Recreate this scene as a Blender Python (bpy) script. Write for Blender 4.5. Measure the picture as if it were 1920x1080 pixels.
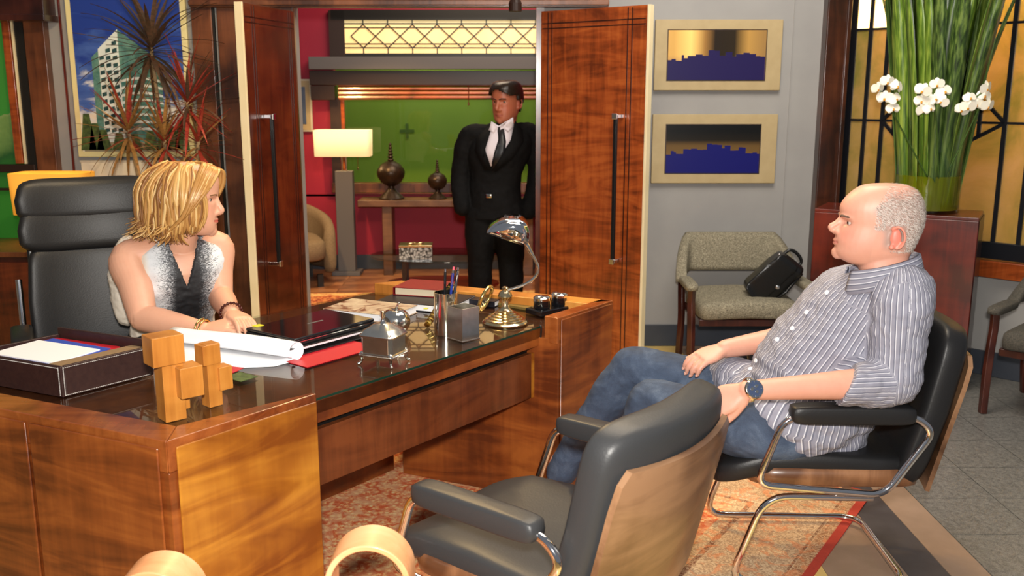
import bpy, math, random
import numpy as np
from mathutils import Vector, Matrix, Euler, noise as mnoise

for o in list(bpy.data.objects): bpy.data.objects.remove(o, do_unlink=True)
SC = bpy.context.scene
COL = SC.collection
R = math.radians
PI = math.pi
random.seed(7)

# ------------------------------------------------------------------ camera
F_PX, PITCH, CAM_H = 1777.0, R(11.73), 1.68
cam = bpy.data.objects.new('camera', bpy.data.cameras.new('camera'))
COL.objects.link(cam)
cam.location = (0, 0, CAM_H)
cam.rotation_euler = (PI/2 - PITCH, 0, 0)
cam.data.sensor_width = 36.0
cam.data.lens = 36.0*F_PX/1920
cam.data.clip_start = 0.05
cam.data.dof.use_dof = True
cam.data.dof.focus_distance = 3.3
cam.data.dof.aperture_fstop = 4.5
SC.camera = cam
_cp, _sp = math.cos(PITCH), math.sin(PITCH)
def _ray(px, py):
    u, v = (px-960)/F_PX, (540-py)/F_PX
    return (u, _cp+v*_sp, -_sp+v*_cp)
def G(px, py, h=0.0):            # photograph pixel -> point of the room at height h
    d = _ray(px, py); t = (h-CAM_H)/d[2]
    return Vector((d[0]*t, d[1]*t, h))
def W(px, py, y):                # photograph pixel -> point of the room at depth y
    d = _ray(px, py); t = y/d[1]
    return Vector((d[0]*t, y, CAM_H+d[2]*t))

# ------------------------------------------------------------------ world, lights, exposure
SC.view_settings.view_transform = 'Standard'
SC.view_settings.look = 'None'
SC.view_settings.gamma = 1.0
SC.view_settings.use_curve_mapping = False
SC.view_settings.exposure = 0.45
w = bpy.data.worlds.new('studio'); SC.world = w; w.use_nodes = True
w.node_tree.nodes['Background'].inputs[0].default_value = (0.85, 0.9, 1.0, 1)
w.node_tree.nodes['Background'].inputs[1].default_value = 0.13

def light(name, kind, loc, target, power, col, size=0.3, spot=None, size_y=None, blend=0.4):
    l = bpy.data.lights.new(name, kind); l.energy = power; l.color = col
    if kind == 'AREA':
        l.size = size
        if size_y: l.shape = 'RECTANGLE'; l.size_y = size_y
    else: l.shadow_soft_size = size
    if spot: l.spot_size = R(spot); l.spot_blend = blend
    o = bpy.data.objects.new(name, l); COL.objects.link(o)
    o.location = loc
    o.rotation_euler = (Vector(target)-Vector(loc)).to_track_quat('-Z', 'Y').to_euler()
    return o
# flash head on the photographer's camera
light('camera_flash', 'SPOT', (0.02, -0.05, 1.90), (0.05, 4.0, 1.0), 470, (1.0, 0.95, 0.88), 0.07, spot=95, blend=0.5)
# studio lamps on the grid above the open set, plus one added lamp
light('studio_lamp', 'AREA', (0.4, 3.3, 3.7), (0.3, 3.9, 0.5), 50, (1.0, 0.86, 0.68), 1.6, size_y=1.2)
light('studio_lamp', 'AREA', (1.3, 4.3, 3.7), (1.5, 6.0, 1.0), 46, (1.0, 0.93, 0.84), 1.2)  # added, no known lamp: brightens the grey back wall
light('studio_lamp', 'SPOT', (-0.6, 6.0, 3.9), (-0.9, 3.2, 0.8), 260, (1.0, 0.66, 0.28), 0.12, spot=70)
light('studio_lamp', 'SPOT', (-0.3, 2.6, 3.6), (-2.6, 6.0, 1.2), 190, (1.0, 0.72, 0.36), 0.1, spot=50, blend=0.2)
light('studio_lamp', 'SPOT', (1.0, 4.9, 3.7), (1.2, 3.1, 0.6), 70, (1.0, 0.72, 0.38), 0.12, spot=60)
light('studio_lamp', 'SPOT', (-1.9, 6.75, 3.2), (-0.9, 8.3, 0.1), 230, (1.0, 0.62, 0.25), 0.08, spot=62, blend=0.2)
light('studio_lamp', 'AREA', (-0.3, 7.5, 3.4), (-0.4, 8.6, 1.0), 42, (1.0, 0.78, 0.55), 1.2)

# ------------------------------------------------------------------ materials
MATS = {}
def _nt(name):
    m = bpy.data.materials.new(name); m.use_nodes = True
    n = m.node_tree; b = n.nodes['Principled BSDF']
    MATS[name] = m
    return m, n, b
def lin(r, g, b):
    f = lambda c: ((c/255+0.055)/1.055)**2.4 if c/255 > 0.04045 else c/255/12.92
    return (f(r), f(g), f(b), 1)
def coords(n, scale=(1, 1, 1), rot=(0, 0, 0), src='Object'):
    tc = n.nodes.new('ShaderNodeTexCoord'); mp = n.nodes.new('ShaderNodeMapping')
    mp.inputs['Scale'].default_value = scale; mp.inputs['Rotation'].default_value = rot
    n.links.new(tc.outputs[src], mp.inputs['Vector'])
    return mp.outputs['Vector']
def noise(n, vec, scale, detail=4, rough=0.55, dist=0):
    t = n.nodes.new('ShaderNodeTexNoise'); t.inputs['Scale'].default_value = scale
    t.inputs['Detail'].default_value = detail; t.inputs['Roughness'].default_value = rough
    t.inputs['Distortion'].default_value = dist
    if vec is not None: n.links.new(vec, t.inputs['Vector'])
    return t.outputs['Fac']
def ramp(n, fac, stops, interp='LINEAR'):
    r = n.nodes.new('ShaderNodeValToRGB'); r.color_ramp.interpolation = interp
    e = r.color_ramp.elements
    while len(e) < len(stops): e.new(0.5)
    for i, (p, c) in enumerate(stops): e[i].position = p; e[i].color = c if len(c) == 4 else (*c, 1)
    n.links.new(fac, r.inputs['Fac'])
    return r.outputs['Color']
def mixc(n, fac, a, b, mode='MIX'):
    m = n.nodes.new('ShaderNodeMix'); m.data_type = 'RGBA'; m.blend_type = mode
    for s, v in ((0, fac), (6, a), (7, b)):
        if hasattr(v, 'links') or hasattr(v, 'is_linked'): n.links.new(v, m.inputs[s])
        else: m.inputs[s].default_value = v
    return m.outputs[2]
def mathn(n, op, a, b=None, clamp=False):
    m = n.nodes.new('ShaderNodeMath'); m.operation = op; m.use_clamp = clamp
    for i, v in enumerate((a, b)):
        if v is None: continue
        if hasattr(v, 'is_linked'): n.links.new(v, m.inputs[i])
        else: m.inputs[i].default_value = v
    return m.outputs[0]
def bump(n, b, fac, strength, dist=0.01):
    bn = n.nodes.new('ShaderNodeBump'); bn.inputs['Strength'].default_value = strength
    bn.inputs['Distance'].default_value = dist
    n.links.new(fac, bn.inputs['Height']); n.links.new(bn.outputs['Normal'], b.inputs['Normal'])
def mat(name, c, c2=None, scale=20, rough=0.5, metal=0.0, bmp=0, bdist=0.005, stretch=(1, 1, 1), coat=0, emit=None, es=0, detail=4, trans=0, ior=1.45, spec=None, dist=0):
    m, n, b = _nt(name)
    b.inputs['Base Color'].default_value = c; b.inputs['Roughness'].default_value = rough
    b.inputs['Metallic'].default_value = metal; b.inputs['Coat Weight'].default_value = coat
    b.inputs['Coat Roughness'].default_value = 0.08
    b.inputs['Transmission Weight'].default_value = trans; b.inputs['IOR'].default_value = ior
    if spec is not None: b.inputs['Specular IOR Level'].default_value = spec
    if c2 or bmp:
        f = noise(n, coords(n, stretch), scale, detail, dist=dist)
        if c2: n.links.new(ramp(n, f, [(0.32, c), (0.68, c2)]), b.inputs['Base Color'])
        if bmp: bump(n, b, f, bmp, bdist)
    if emit: b.inputs['Emission Color'].default_value = emit; b.inputs['Emission Strength'].default_value = es
    return m
def wood(name, dark, mid, light_, axis='z', figure=1.0, rough=0.28, coat=0.35, fine=1.0, fs=1.0, gw=0.30):
    """polished veneer: long grain streaks plus the rippled cross figure of mahogany"""
    m, n, b = _nt(name)
    st = {'x': (1.2, 14, 14), 'y': (14, 1.2, 14), 'z': (14, 14, 1.2)}[axis]
    sf = {'x': (9, 1.6, 1.6), 'y': (1.6, 9, 1.6), 'z': (1.6, 1.6, 9)}[axis]
    g = noise(n, coords(n, st), 2.0*fine, 6, 0.6, 0.6)
    f = noise(n, coords(n, tuple(k*fs for k in sf), (0.5, 0.55, 0.4)), 1.0, 3, 0.55, 2.6)
    big = noise(n, coords(n, (1, 1, 1)), 2.6*fs, 2, 0.5, 0.8)
    a = mathn(n, 'MULTIPLY', g, gw)
    a = mathn(n, 'ADD', a, mathn(n, 'MULTIPLY', f, 0.44*figure))
    a = mathn(n, 'ADD', a, mathn(n, 'MULTIPLY', big, 0.26+0.44*(1-figure)+0.30-gw))
    n.links.new(ramp(n, a, [(0.39, dark), (0.5, mid), (0.61, light_)]), b.inputs['Base Color'])
    b.inputs['Roughness'].default_value = rough; b.inputs['Coat Weight'].default_value = coat
    b.inputs['Coat Roughness'].default_value = 0.12
    bump(n, b, g, 0.06, 0.002)
    return m

wood('desk_gold_lit', lin(118, 62, 15), lin(152, 92, 26), lin(186, 126, 42), 'z', 1.0, 0.3, 0.3, fs=0.7, gw=0.10)  # desk wood made golder and brighter, flash light put into the colour
wood('desk_brown', lin(86, 38, 14), lin(124, 62, 24), lin(152, 84, 34), 'z', 0.9, 0.3, 0.3, fs=0.8, gw=0.16)
wood('desk_rim', lin(92, 40, 16), lin(132, 68, 28), lin(156, 88, 40), 'x', 0.4, 0.25, 0.4)
wood('desk_panel', lin(62, 27, 11), lin(92, 44, 19), lin(112, 58, 27), 'z', 0.6, 0.32, 0.3)
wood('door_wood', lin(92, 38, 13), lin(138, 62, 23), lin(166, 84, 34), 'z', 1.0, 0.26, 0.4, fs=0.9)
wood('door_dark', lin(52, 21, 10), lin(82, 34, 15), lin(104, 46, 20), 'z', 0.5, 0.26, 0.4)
wood('frame_wood', lin(58, 28, 14), lin(92, 50, 26), lin(118, 68, 38), 'z', 0.2, 0.35, 0.25)
wood('post_wood', lin(38, 18, 10), lin(62, 30, 16), lin(84, 44, 24), 'z', 0.2, 0.3, 0.3)
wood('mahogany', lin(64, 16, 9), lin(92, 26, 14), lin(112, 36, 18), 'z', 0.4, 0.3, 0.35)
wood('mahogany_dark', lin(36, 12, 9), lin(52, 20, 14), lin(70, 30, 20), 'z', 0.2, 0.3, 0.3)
wood('chair_wood', lin(40, 16, 12), lin(60, 26, 19), lin(82, 40, 30), 'z', 0.2, 0.3, 0.3)
wood('walnut', lin(92, 58, 36), lin(124, 84, 55), lin(154, 110, 76), 'z', 0.1, 0.36, 0.2, 0.8)
wood('walnut_band', lin(70, 46, 30), lin(110, 78, 54), lin(146, 110, 80), 'x', 0.1, 0.36, 0.2, 0.7)
wood('block_wood', lin(160, 96, 34), lin(188, 122, 50), lin(206, 142, 66), 'z', 0.2, 0.35, 0.2)
wood('console_wood', lin(70, 46, 30), lin(100, 68, 46), lin(124, 88, 60), 'x', 0.2, 0.4, 0.1)
wood('blind_wood', lin(110, 46, 24), lin(150, 66, 36), lin(176, 86, 48), 'x', 0.1, 0.3, 0.3)
wood('bentwood', lin(206, 140, 92), lin(226, 162, 112), lin(238, 180, 132), 'x', 0.1, 0.4, 0.2)
wood('parquet', lin(120, 76, 48), lin(150, 98, 62), lin(170, 116, 76), 'x', 0.1, 0.32, 0.2)
mat('wall_grey', lin(140, 138, 136), lin(148, 146, 143), 3, 0.72, bmp=0.05)
mat('wall_far_red', lin(140, 16, 44), lin(150, 20, 48), 2, 0.6)
mat('base_dark', lin(50, 55, 64), lin(58, 62, 70), 6, 0.4)
mat('black_line', (0.008, 0.007, 0.006, 1), rough=0.4)
mat('inlay_dark', lin(40, 16, 9), rough=0.3)
mat('strip_cream', lin(216, 200, 160), lin(226, 212, 176), 4, 0.35)
mat('chrome', (0.82, 0.82, 0.84, 1), rough=0.07, metal=1)
mat('silver', (0.86, 0.83, 0.75, 1), (0.72, 0.69, 0.62, 1), 26, 0.24, 1.0, bmp=0.05)
mat('silver_bright', (0.86, 0.83, 0.76, 1), rough=0.12, metal=1)
mat('brass', (0.84, 0.68, 0.40, 1), rough=0.18, metal=1)
mat('gold', (0.86, 0.64, 0.22, 1), rough=0.2, metal=1)
mat('black_metal', (0.012, 0.012, 0.013, 1), rough=0.22, metal=0.3)
mat('black_gloss', (0.006, 0.006, 0.007, 1), rough=0.06, coat=1)
mat('black_plastic', (0.012, 0.012, 0.013, 1), rough=0.35)
mat('leather', (0.013, 0.013, 0.014, 1), rough=0.42, spec=0.35, bmp=0.18, scale=160, bdist=0.002, detail=2)
mat('leather_grey', (0.034, 0.035, 0.037, 1), rough=0.42, spec=0.4, bmp=0.18, scale=160, bdist=0.002, detail=2)
mat('bag_leather', (0.008, 0.008, 0.008, 1), rough=0.26, bmp=0.4, scale=50, bdist=0.004, detail=3)
mat('tray_leather', lin(46, 28, 26), lin(54, 34, 30), 60, 0.4, bmp=0.12)
mat('tray_inner', lin(132, 108, 78), lin(142, 116, 84), 60, 0.6)
mat('stitch', lin(200, 196, 190), rough=0.7)
mat('paper', lin(240, 241, 244), rough=0.6)
mat('paper_cream', lin(214, 200, 170), rough=0.7)
mat('red_card', lin(190, 30, 42), rough=0.45)
mat('red_book', lin(120, 18, 26), lin(132, 24, 30), 40, 0.45)
mat('blue_card', lin(50, 80, 180), rough=0.5)
mat('navy_cover', lin(20, 20, 30), rough=0.4)
mat('yellow_tab', lin(226, 214, 50), rough=0.5)
mat('olive_card', lin(112, 92, 44), rough=0.5)
def pane_mat(name, tint, ior=1.5):
    m, n, b = _nt(name)
    fr = n.nodes.new('ShaderNodeFresnel'); fr.inputs['IOR'].default_value = ior
    ge = n.nodes.new('ShaderNodeNewGeometry'); fac = mathn(n, 'MULTIPLY', fr.outputs[0], mathn(n, 'SUBTRACT', 1.0, ge.outputs['Backfacing']))
    tr = n.nodes.new('ShaderNodeBsdfTransparent'); tr.inputs[0].default_value = tint
    gl = n.nodes.new('ShaderNodeBsdfGlossy'); gl.inputs['Roughness'].default_value = 0.01
    mx = n.nodes.new('ShaderNodeMixShader')
    n.links.new(fac, mx.inputs[0]); n.links.new(tr.outputs[0], mx.inputs[1]); n.links.new(gl.outputs[0], mx.inputs[2])
    n.links.new(mx.outputs[0], n.nodes['Material Output'].inputs['Surface'])
pane_mat('glass_top', (0.86, 0.90, 0.87, 1))
pane_mat('window_pane', (0.94, 0.96, 0.94, 1))
pane_mat('vase_glass', (0.90, 0.94, 0.90, 1), 1.7)
def water_mat():  # yellow diffuse and translucent share stands in for light glowing through
    m, n, b = _nt('vase_water')
    tr = n.nodes.new('ShaderNodeBsdfTransparent'); tr.inputs[0].default_value = (0.97, 0.92, 0.25, 1)
    tl_ = n.nodes.new('ShaderNodeBsdfTranslucent'); tl_.inputs[0].default_value = (0.80, 0.72, 0.04, 1)
    df = n.nodes.new('ShaderNodeBsdfDiffuse'); df.inputs[0].default_value = (0.62, 0.56, 0.04, 1)
    a1 = n.nodes.new('ShaderNodeMixShader'); a2 = n.nodes.new('ShaderNodeMixShader'); a2.inputs[0].default_value = 0.34
    n.links.new(tl_.outputs[0], a1.inputs[1]); n.links.new(df.outputs[0], a1.inputs[2])
    n.links.new(tr.outputs[0], a2.inputs[1]); n.links.new(a1.outputs[0], a2.inputs[2]); n.links.new(a2.outputs[0], n.nodes['Material Output'].inputs['Surface'])
water_mat()
mat('glass', (0.95, 0.97, 0.95, 1), rough=0.0, trans=1.0, ior=1.45)
mat('glass_edge', lin(20, 50, 38), rough=0.1)
mat('white_cloth', lin(226, 214, 186), rough=0.8)
mat('brown_fabric', lin(108, 90, 66), lin(126, 106, 80), 90, 0.85, bmp=0.2)
mat('far_print', lin(60, 74, 100), lin(84, 96, 118), 5, 0.4)
mat('frame_pale', lin(196, 186, 164), rough=0.5)
mat('mount_tan', lin(164, 144, 104), lin(172, 152, 112), 12, 0.5)
mat('shelf_grey', lin(92, 88, 88), rough=0.6)
mat('dark_frame', lin(44, 26, 18), rough=0.4)
mat('green_screen', lin(98, 128, 32), lin(110, 138, 42), 1.2, 0.8, emit=lin(86, 120, 26), es=0.10)  # weak emission makes the cloth glow in place of lamplight
mat('green_mark', lin(66, 98, 30), rough=0.8)
mat('bar_dark', lin(30, 32, 38), rough=0.35, metal=0.5)
mat('floor_band_tan', lin(146, 122, 102), lin(158, 132, 112), 9, 0.35)
mat('floor_band_dark', lin(66, 62, 64), lin(78, 74, 76), 9, 0.35)
mat('floor_band_cream', lin(222, 190, 116), rough=0.4)
mat('grout', lin(150, 146, 138), rough=0.8)
mat('planter', lin(90, 60, 40), rough=0.6)
mat('bark', lin(120, 96, 66), lin(150, 124, 86), 40, 0.8)
mat('orchid', lin(250, 246, 232), lin(244, 236, 214), 30, 0.5)
mat('orchid_heart', lin(222, 150, 40), rough=0.5)
mat('stem_green', lin(70, 100, 40), rough=0.5)
mat('water', (0.86, 0.86, 0.10, 1), rough=0.0, trans=1.0, ior=1.33)
def granite():
    m, n, b = _nt('granite')
    f1 = noise(n, coords(n, (1, 1, 1)), 240, 2); f2 = noise(n, coords(n, (1, 1, 1)), 46, 5, 0.7)
    a = mathn(n, 'ADD', mathn(n, 'MULTIPLY', f1, 0.5), mathn(n, 'MULTIPLY', f2, 0.5))
    n.links.new(ramp(n, a, [(0.36, lin(74, 73, 70)), (0.5, lin(110, 108, 103)), (0.64, lin(136, 133, 126))]), b.inputs['Base Color'])
    b.inputs['Roughness'].default_value = 0.3
granite()
def tweed(name, a, b_, c):
    m, n, b = _nt(name)
    f = noise(n, coords(n, (1, 1, 1.6)), 150, 3, 0.7, 1.5)
    n.links.new(ramp(n, f, [(0.36, a), (0.5, b_), (0.63, c)]), b.inputs['Base Color'])
    b.inputs['Roughness'].default_value = 0.9; bump(n, b, f, 0.5, 0.004)
tweed('tweed', lin(70, 66, 56), lin(124, 116, 96), lin(172, 164, 140))
tweed('tweed_dark', lin(48, 46, 42), lin(74, 70, 62), lin(98, 92, 80))
def amber():
    m, n, b = _nt('amber_glass')
    f = noise(n, coords(n, (1, 1, 1)), 3.0, 4, 0.6, 0.8)
    col = ramp(n, f, [(0.3, lin(146, 140, 66)), (0.5, lin(188, 158, 88)), (0.72, lin(208, 172, 112))])
    n.links.new(col, b.inputs['Base Color'])
    b.inputs['Roughness'].default_value = 0.18; b.inputs['Transmission Weight'].default_value = 0.5
    bump(n, b, noise(n, coords(n, (1, 1, 1)), 22, 3), 0.15, 0.01)
amber()
mat('lamp_diffuser', lin(255, 236, 190), rough=0.6, emit=lin(255, 200, 110), es=4.5)
mat('opal_glass', lin(240, 224, 186), lin(248, 236, 206), 3, 0.3)
mat('lit_shade', lin(240, 222, 184), rough=0.8, emit=lin(255, 218, 150), es=0.6)
mat('yellow_shade', lin(226, 168, 70), rough=0.8, emit=lin(255, 160, 40), es=0.35)

# ------------------------------------------------------------------ mesh helpers
class MB:
    """collects shapes; build() links them as one mesh object"""
    def __init__(s): s.v = []; s.f = []; s.mi = []; s.m = 0
    def add(s, vs, fs):
        k = len(s.v); s.v += [tuple(p) for p in vs]; s.f += [tuple(i+k for i in f) for f in fs]; s.mi += [s.m]*len(fs)
        return s
    def box(s, c, size, rot=None, taper=None):
        hx, hy, hz = size[0]/2, size[1]/2, size[2]/2
        q = [Vector((x*hx, y*hy, z*hz)) for z in (-1, 1) for y in (-1, 1) for x in (-1, 1)]
        if taper:
            for p in q[4:]: p.x *= taper[0]; p.y *= taper[1]
        if rot: e = Euler(rot).to_matrix(); q = [e@p for p in q]
        c = Vector(c)
        return s.add([p+c for p in q], [(0, 2, 3, 1), (4, 5, 7, 6), (0, 1, 5, 4), (2, 6, 7, 3), (0, 4, 6, 2), (1, 3, 7, 5)])
    def bar(s, a, b, wd, th, up=(0, 0, 1)):
        a, b = Vector(a), Vector(b); d = (b-a).normalized(); u = Vector(up)
        if abs(d.dot(u)) > 0.99: u = Vector((1, 0, 0))
        r = d.cross(u).normalized(); u = r.cross(d)
        q = [p + r*i*wd/2 + u*j*th/2 for p in (a, b) for j in (-1, 1) for i in (-1, 1)]
        return s.add(q, [(0, 1, 3, 2), (4, 6, 7, 5), (0, 4, 5, 1), (2, 3, 7, 6), (0, 2, 6, 4), (1, 5, 7, 3)])
    def prism(s, poly, z0, z1):
        n = len(poly)
        vs = [(p[0], p[1], z0) for p in poly]+[(p[0], p[1], z1) for p in poly]
        return s.add(vs, [tuple(range(n-1, -1, -1)), tuple(range(n, 2*n))]+[(i, (i+1) % n, n+(i+1) % n, n+i) for i in range(n)])
    def extrude(s, poly3, vec):
        n = len(poly3); v = Vector(vec)
        vs = [Vector(p) for p in poly3]+[Vector(p)+v for p in poly3]
        return s.add(vs, [tuple(range(n-1, -1, -1)), tuple(range(n, 2*n))]+[(i, (i+1) % n, n+(i+1) % n, n+i) for i in range(n)])
    def rings(s, rs, close=False, cap=True):
        n = len(rs[0]); vs = [p for r in rs for p in r]; fs = []
        m = len(rs)
        for j in range(m if close else m-1):
            a, b = j*n, ((j+1) % m)*n
            fs += [(a+i, a+(i+1) % n, b+(i+1) % n, b+i) for i in range(n)]
        if cap and not close: fs += [tuple(range(n-1, -1, -1)), tuple(range((m-1)*n, m*n))]
        return s.add(vs, fs)
    def tube(s, pts, rad, n=10, close=False, flat=1.0, up=None, cap=True):
        pts = [Vector(p) for p in pts]; m = len(pts)
        rad = rad if hasattr(rad, '__len__') else [rad]*m
        rs = []; prev = None
        for j, p in enumerate(pts):
            if close: t = pts[(j+1) % m]-pts[j-1]
            else: t = pts[min(j+1, m-1)]-pts[max(j-1, 0)]
            t.normalize()
            if prev is None:
                u = Vector(up) if up else (Vector((0, 0, 1)) if abs(t.z) < 0.9 else Vector((1, 0, 0)))
            else: u = prev
            u = (u - t*u.dot(t)).normalized(); prev = u; r = t.cross(u)
            rs.append([p + (r*math.cos(2*PI*i/n) + u*math.sin(2*PI*i/n)*flat)*rad[j] for i in range(n)])
        return s.rings(rs, close, cap)
    def lathe(s, prof, c=(0, 0, 0), n=24, axis=None):
        c = Vector(c); q = Vector((0, 0, 1)).rotation_difference(Vector(axis)) if axis else None
        rs = []
        for r, z in prof:
            ring = [Vector((r*math.cos(2*PI*i/n), r*math.sin(2*PI*i/n), z)) for i in range(n)]
            if q: ring = [q@p for p in ring]
            rs.append([p+c for p in ring])
        return s.rings(rs)
    def sell(s, c, size, e=(0.5, 0.5), n=20, m=14, fn=None, rot=None):
        """superellipsoid cushion: size = full extents, e = squareness (0 box .. 1 ellipsoid)"""
        sg = lambda x, k: math.copysign(abs(x)**k, x)
        rs = []
        for j in range(m+1):
            ph = -PI/2 + PI*j/m; ring = []
            cph, sph = max(math.cos(ph), 1e-4), math.sin(ph)
            for i in range(n):
                th = 2*PI*i/n
                p = Vector((sg(cph, e[1])*sg(math.cos(th), e[0])*size[0]/2, sg(cph, e[1])*sg(math.sin(th), e[0])*size[1]/2, sg(sph, e[1])*size[2]/2))
                if fn: p = Vector(fn(p))
                ring.append(p)
            rs.append(ring)
        if rot: e_ = Euler(rot).to_matrix(); rs = [[e_@p for p in r] for r in rs]
        c = Vector(c)
        return s.rings([[p+c for p in r] for r in rs])
    def build(s, name, material, parent=None, loc=None, rot=None, smooth=None, bevel=0, seg=2, sub=0, solid=0):
        me = bpy.data.meshes.new(name); me.from_pydata(s.v, [], s.f)
        for mm in (material if isinstance(material, (list, tuple)) else [material]):
            me.materials.append(MATS[mm] if isinstance(mm, str) else mm)
        if any(s.mi): me.polygons.foreach_set('material_index', s.mi)
        me.update()
        return obj(name, me, parent, loc, rot, smooth, bevel, seg, sub, solid)
def obj(name, me, parent=None, loc=None, rot=None, smooth=None, bevel=0, seg=2, sub=0, solid=0):
    if smooth is not None:
        me.polygons.foreach_set('use_smooth', [True]*len(me.polygons))
        if smooth < 180: me.set_sharp_from_angle(angle=R(smooth))
    o = bpy.data.objects.new(name, me); COL.objects.link(o)
    if parent: o.parent = parent
    if loc is not None: o.location = loc
    if rot is not None: o.rotation_euler = rot
    if solid: md = o.modifiers.new('solid', 'SOLIDIFY'); md.thickness = solid; md.offset = 0
    if bevel:
        md = o.modifiers.new('bevel', 'BEVEL'); md.width = bevel; md.segments = seg; md.limit_method = 'ANGLE'; md.angle_limit = R(40)
        if smooth is None:
            me.polygons.foreach_set('use_smooth', [True]*len(me.polygons)); me.set_sharp_from_angle(angle=R(50)); md.harden_normals = True
    if sub: md = o.modifiers.new('sub', 'SUBSURF'); md.levels = sub; md.render_levels = sub
    return o
def tag(o, label, cat, group=None, kind=None):
    o['label'] = label; o['category'] = cat
    if group: o['group'] = group
    if kind: o['kind'] = kind
    return o
def thing(name, label, cat, loc=(0, 0, 0), rotz=0, group=None):
    o = bpy.data.objects.new(name, None); COL.objects.link(o); o.empty_display_size = 0.1
    o.location = loc; o.rotation_euler = (0, 0, rotz)
    return tag(o, label, cat, group)
def struct(o, label=None, cat=None):
    o['kind'] = 'structure'
    if label: o['label'] = label
    if cat: o['category'] = cat
    return o
def share(src, name, parent, loc, rot=None):
    o = bpy.data.objects.new(name, src.data); COL.objects.link(o); o.parent = parent; o.location = loc
    if rot: o.rotation_euler = rot
    for md in src.modifiers:
        if md.type == 'BEVEL':
            m2 = o.modifiers.new('bevel', 'BEVEL'); m2.width = md.width; m2.segments = md.segments; m2.limit_method = 'ANGLE'; m2.angle_limit = md.angle_limit
    return o
def smoothpath(pts, n=6, close=False):
    """Catmull-Rom through points"""
    P_ = [Vector(p) for p in pts]; out = []; m = len(P_)
    for i in range(m if close else m-1):
        g = lambda k: P_[k % m] if close else P_[min(max(k, 0), m-1)]
        a, b, c, d = g(i-1), g(i), g(i+1), g(i+2)
        for j in range(n):
            t = j/n
            out.append(0.5*((2*b)+(c-a)*t+(2*a-5*b+4*c-d)*t*t+(3*b-a-3*c+d)*t**3))
    if not close: out.append(P_[-1])
    return out
def roundpath(pts, r, n=5, close=False):
    """polyline with rounded corners, like bent tube"""
    P_ = [Vector(p) for p in pts]; m = len(P_); out = []
    for i in range(m):
        if not close and i in (0, m-1): out.append(P_[i]); continue
        a, b, c = P_[i-1], P_[i], P_[(i+1) % m]
        rr = min(r, (a-b).length*0.48, (c-b).length*0.48)
        s_, e_ = b+(a-b).normalized()*rr, b+(c-b).normalized()*rr
        for j in range(n+1):
            t = j/n; out.append(s_*(1-t)**2+b*2*t*(1-t)+e_*t*t)
    return out
# ================================================================== THE SETTING
YW, YF = 6.18, 9.0          # back wall of the office, far wall of the lounge
OX0, OX1, OZ = -1.41, 0.19, 2.19   # doorway
# ---- floor
fl = struct(MB().prism([(-4.2, -1.5), (5.2, -1.5), (5.2, YW+0.06), (-4.2, YW+0.06)], -0.06, -0.006).build('floor', 'grout'), 'grey granite tile floor with tan and charcoal border bands', 'floor')
T = 0.335; tile = None
for j in range(-2, 14):
    y0 = 4.403 + (j-8)*T
    for i in range(0, 10):
        x0 = 1.70 + i*T
        if y0 < 2.6 or y0+T > YW or abs(x0+T/2) > 0.62*y0+0.6: continue
        me_loc = (x0+T/2, y0+T/2, -0.003)
        if tile is None:
            tile = MB().box((0, 0, 0), (T-0.004, T-0.004, 0.006)).build('tile', 'granite', fl, me_loc)
        else: share(tile, 'tile', fl, me_loc)
def band(name, x0, x1, mt, y0=-1.0, y1=YW): MB().prism([(x0, y0), (x1, y0), (x1, y1), (x0, y1)], -0.006, 0).build(name, mt, fl)
band('floor_band', 1.555, 1.698, 'floor_band_tan'); band('floor_band', 1.405, 1.553, 'floor_band_dark')
band('floor_band', 1.12, 1.403, 'floor_band_tan'); band('floor_band', -4.2, 1.118, 'floor_band_cream')
# ---- back wall
wb = struct(MB().box(((OX1+2.02)/2, YW+0.06, 1.35), (2.02-OX1, 0.12, 2.7)).box((-2.8-0.02, YW+0.06, 1.35), (2.9, 0.12, 2.7)).box(((OX0+OX1)/2, YW+0.06, 2.46), (OX1-OX0, 0.12, 0.48)).build('wall_back', 'wall_grey'))
struct(MB().box(((OX1+2.0)/2, YW-0.008, 0.074), (2.0-OX1, 0.016, 0.148)).build('baseboard_back', 'base_dark', bevel=0.004))
struct(MB().box((1.775, YW-0.004, 1.35), (0.006, 0.006, 2.7)).build('trim_1', 'wall_grey'), 'thin vertical joint in the grey wall panel', 'trim')
# casing of the doorway: left panelled surround, header, right jamb
t2 = MB(); t2.box((-1.94, YW-0.02, 1.2), (0.13, 0.05, 2.4)).box((-1.62, YW-0.012, 1.2), (0.46, 0.03, 2.4)).box((-1.41, YW-0.02, 1.2), (0.09, 0.05, 2.4))
s2 = struct(t2.build('trim_2', 'frame_wood', bevel=0.006), 'panelled wooden surround left of the double doors', 'trim')
MB().box((-1.872, YW-0.03, 1.1), (0.022, 0.02, 2.2)).build('groove', 'black_line', s2)
MB().box((-1.52, YW-0.03, 1.1), (0.03, 0.012, 2.2)).build('groove', 'inlay_dark', s2)
s3 = struct(MB().box((-0.7, YW-0.03, 2.29), (2.6, 0.10, 0.20)).box((-0.7, YW-0.07, 2.215), (2.6, 0.06, 0.03)).build('trim_3', 'frame_wood', bevel=0.006), 'wooden header beam over the double doors', 'trim')
MB().lathe([(0.001, 0), (0.04, 0), (0.04, 0.05), (0.03, 0.07), (0.001, 0.07)], (0.02, YW-0.14, 2.16), 16).build('catch', 'dark_frame', s3)
struct(MB().box((OX1-0.012, YW+0.06, 1.1), (0.05, 0.14, 2.2)).build('trim_4', 'door_dark'), 'dark wooden jamb behind the right door leaf', 'trim')
struct(MB().box((OX0+0.012, YW+0.06, 1.1), (0.05, 0.14, 2.2)).build('trim_5', 'door_dark'), 'dark wooden jamb behind the left door leaf', 'trim')
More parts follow.
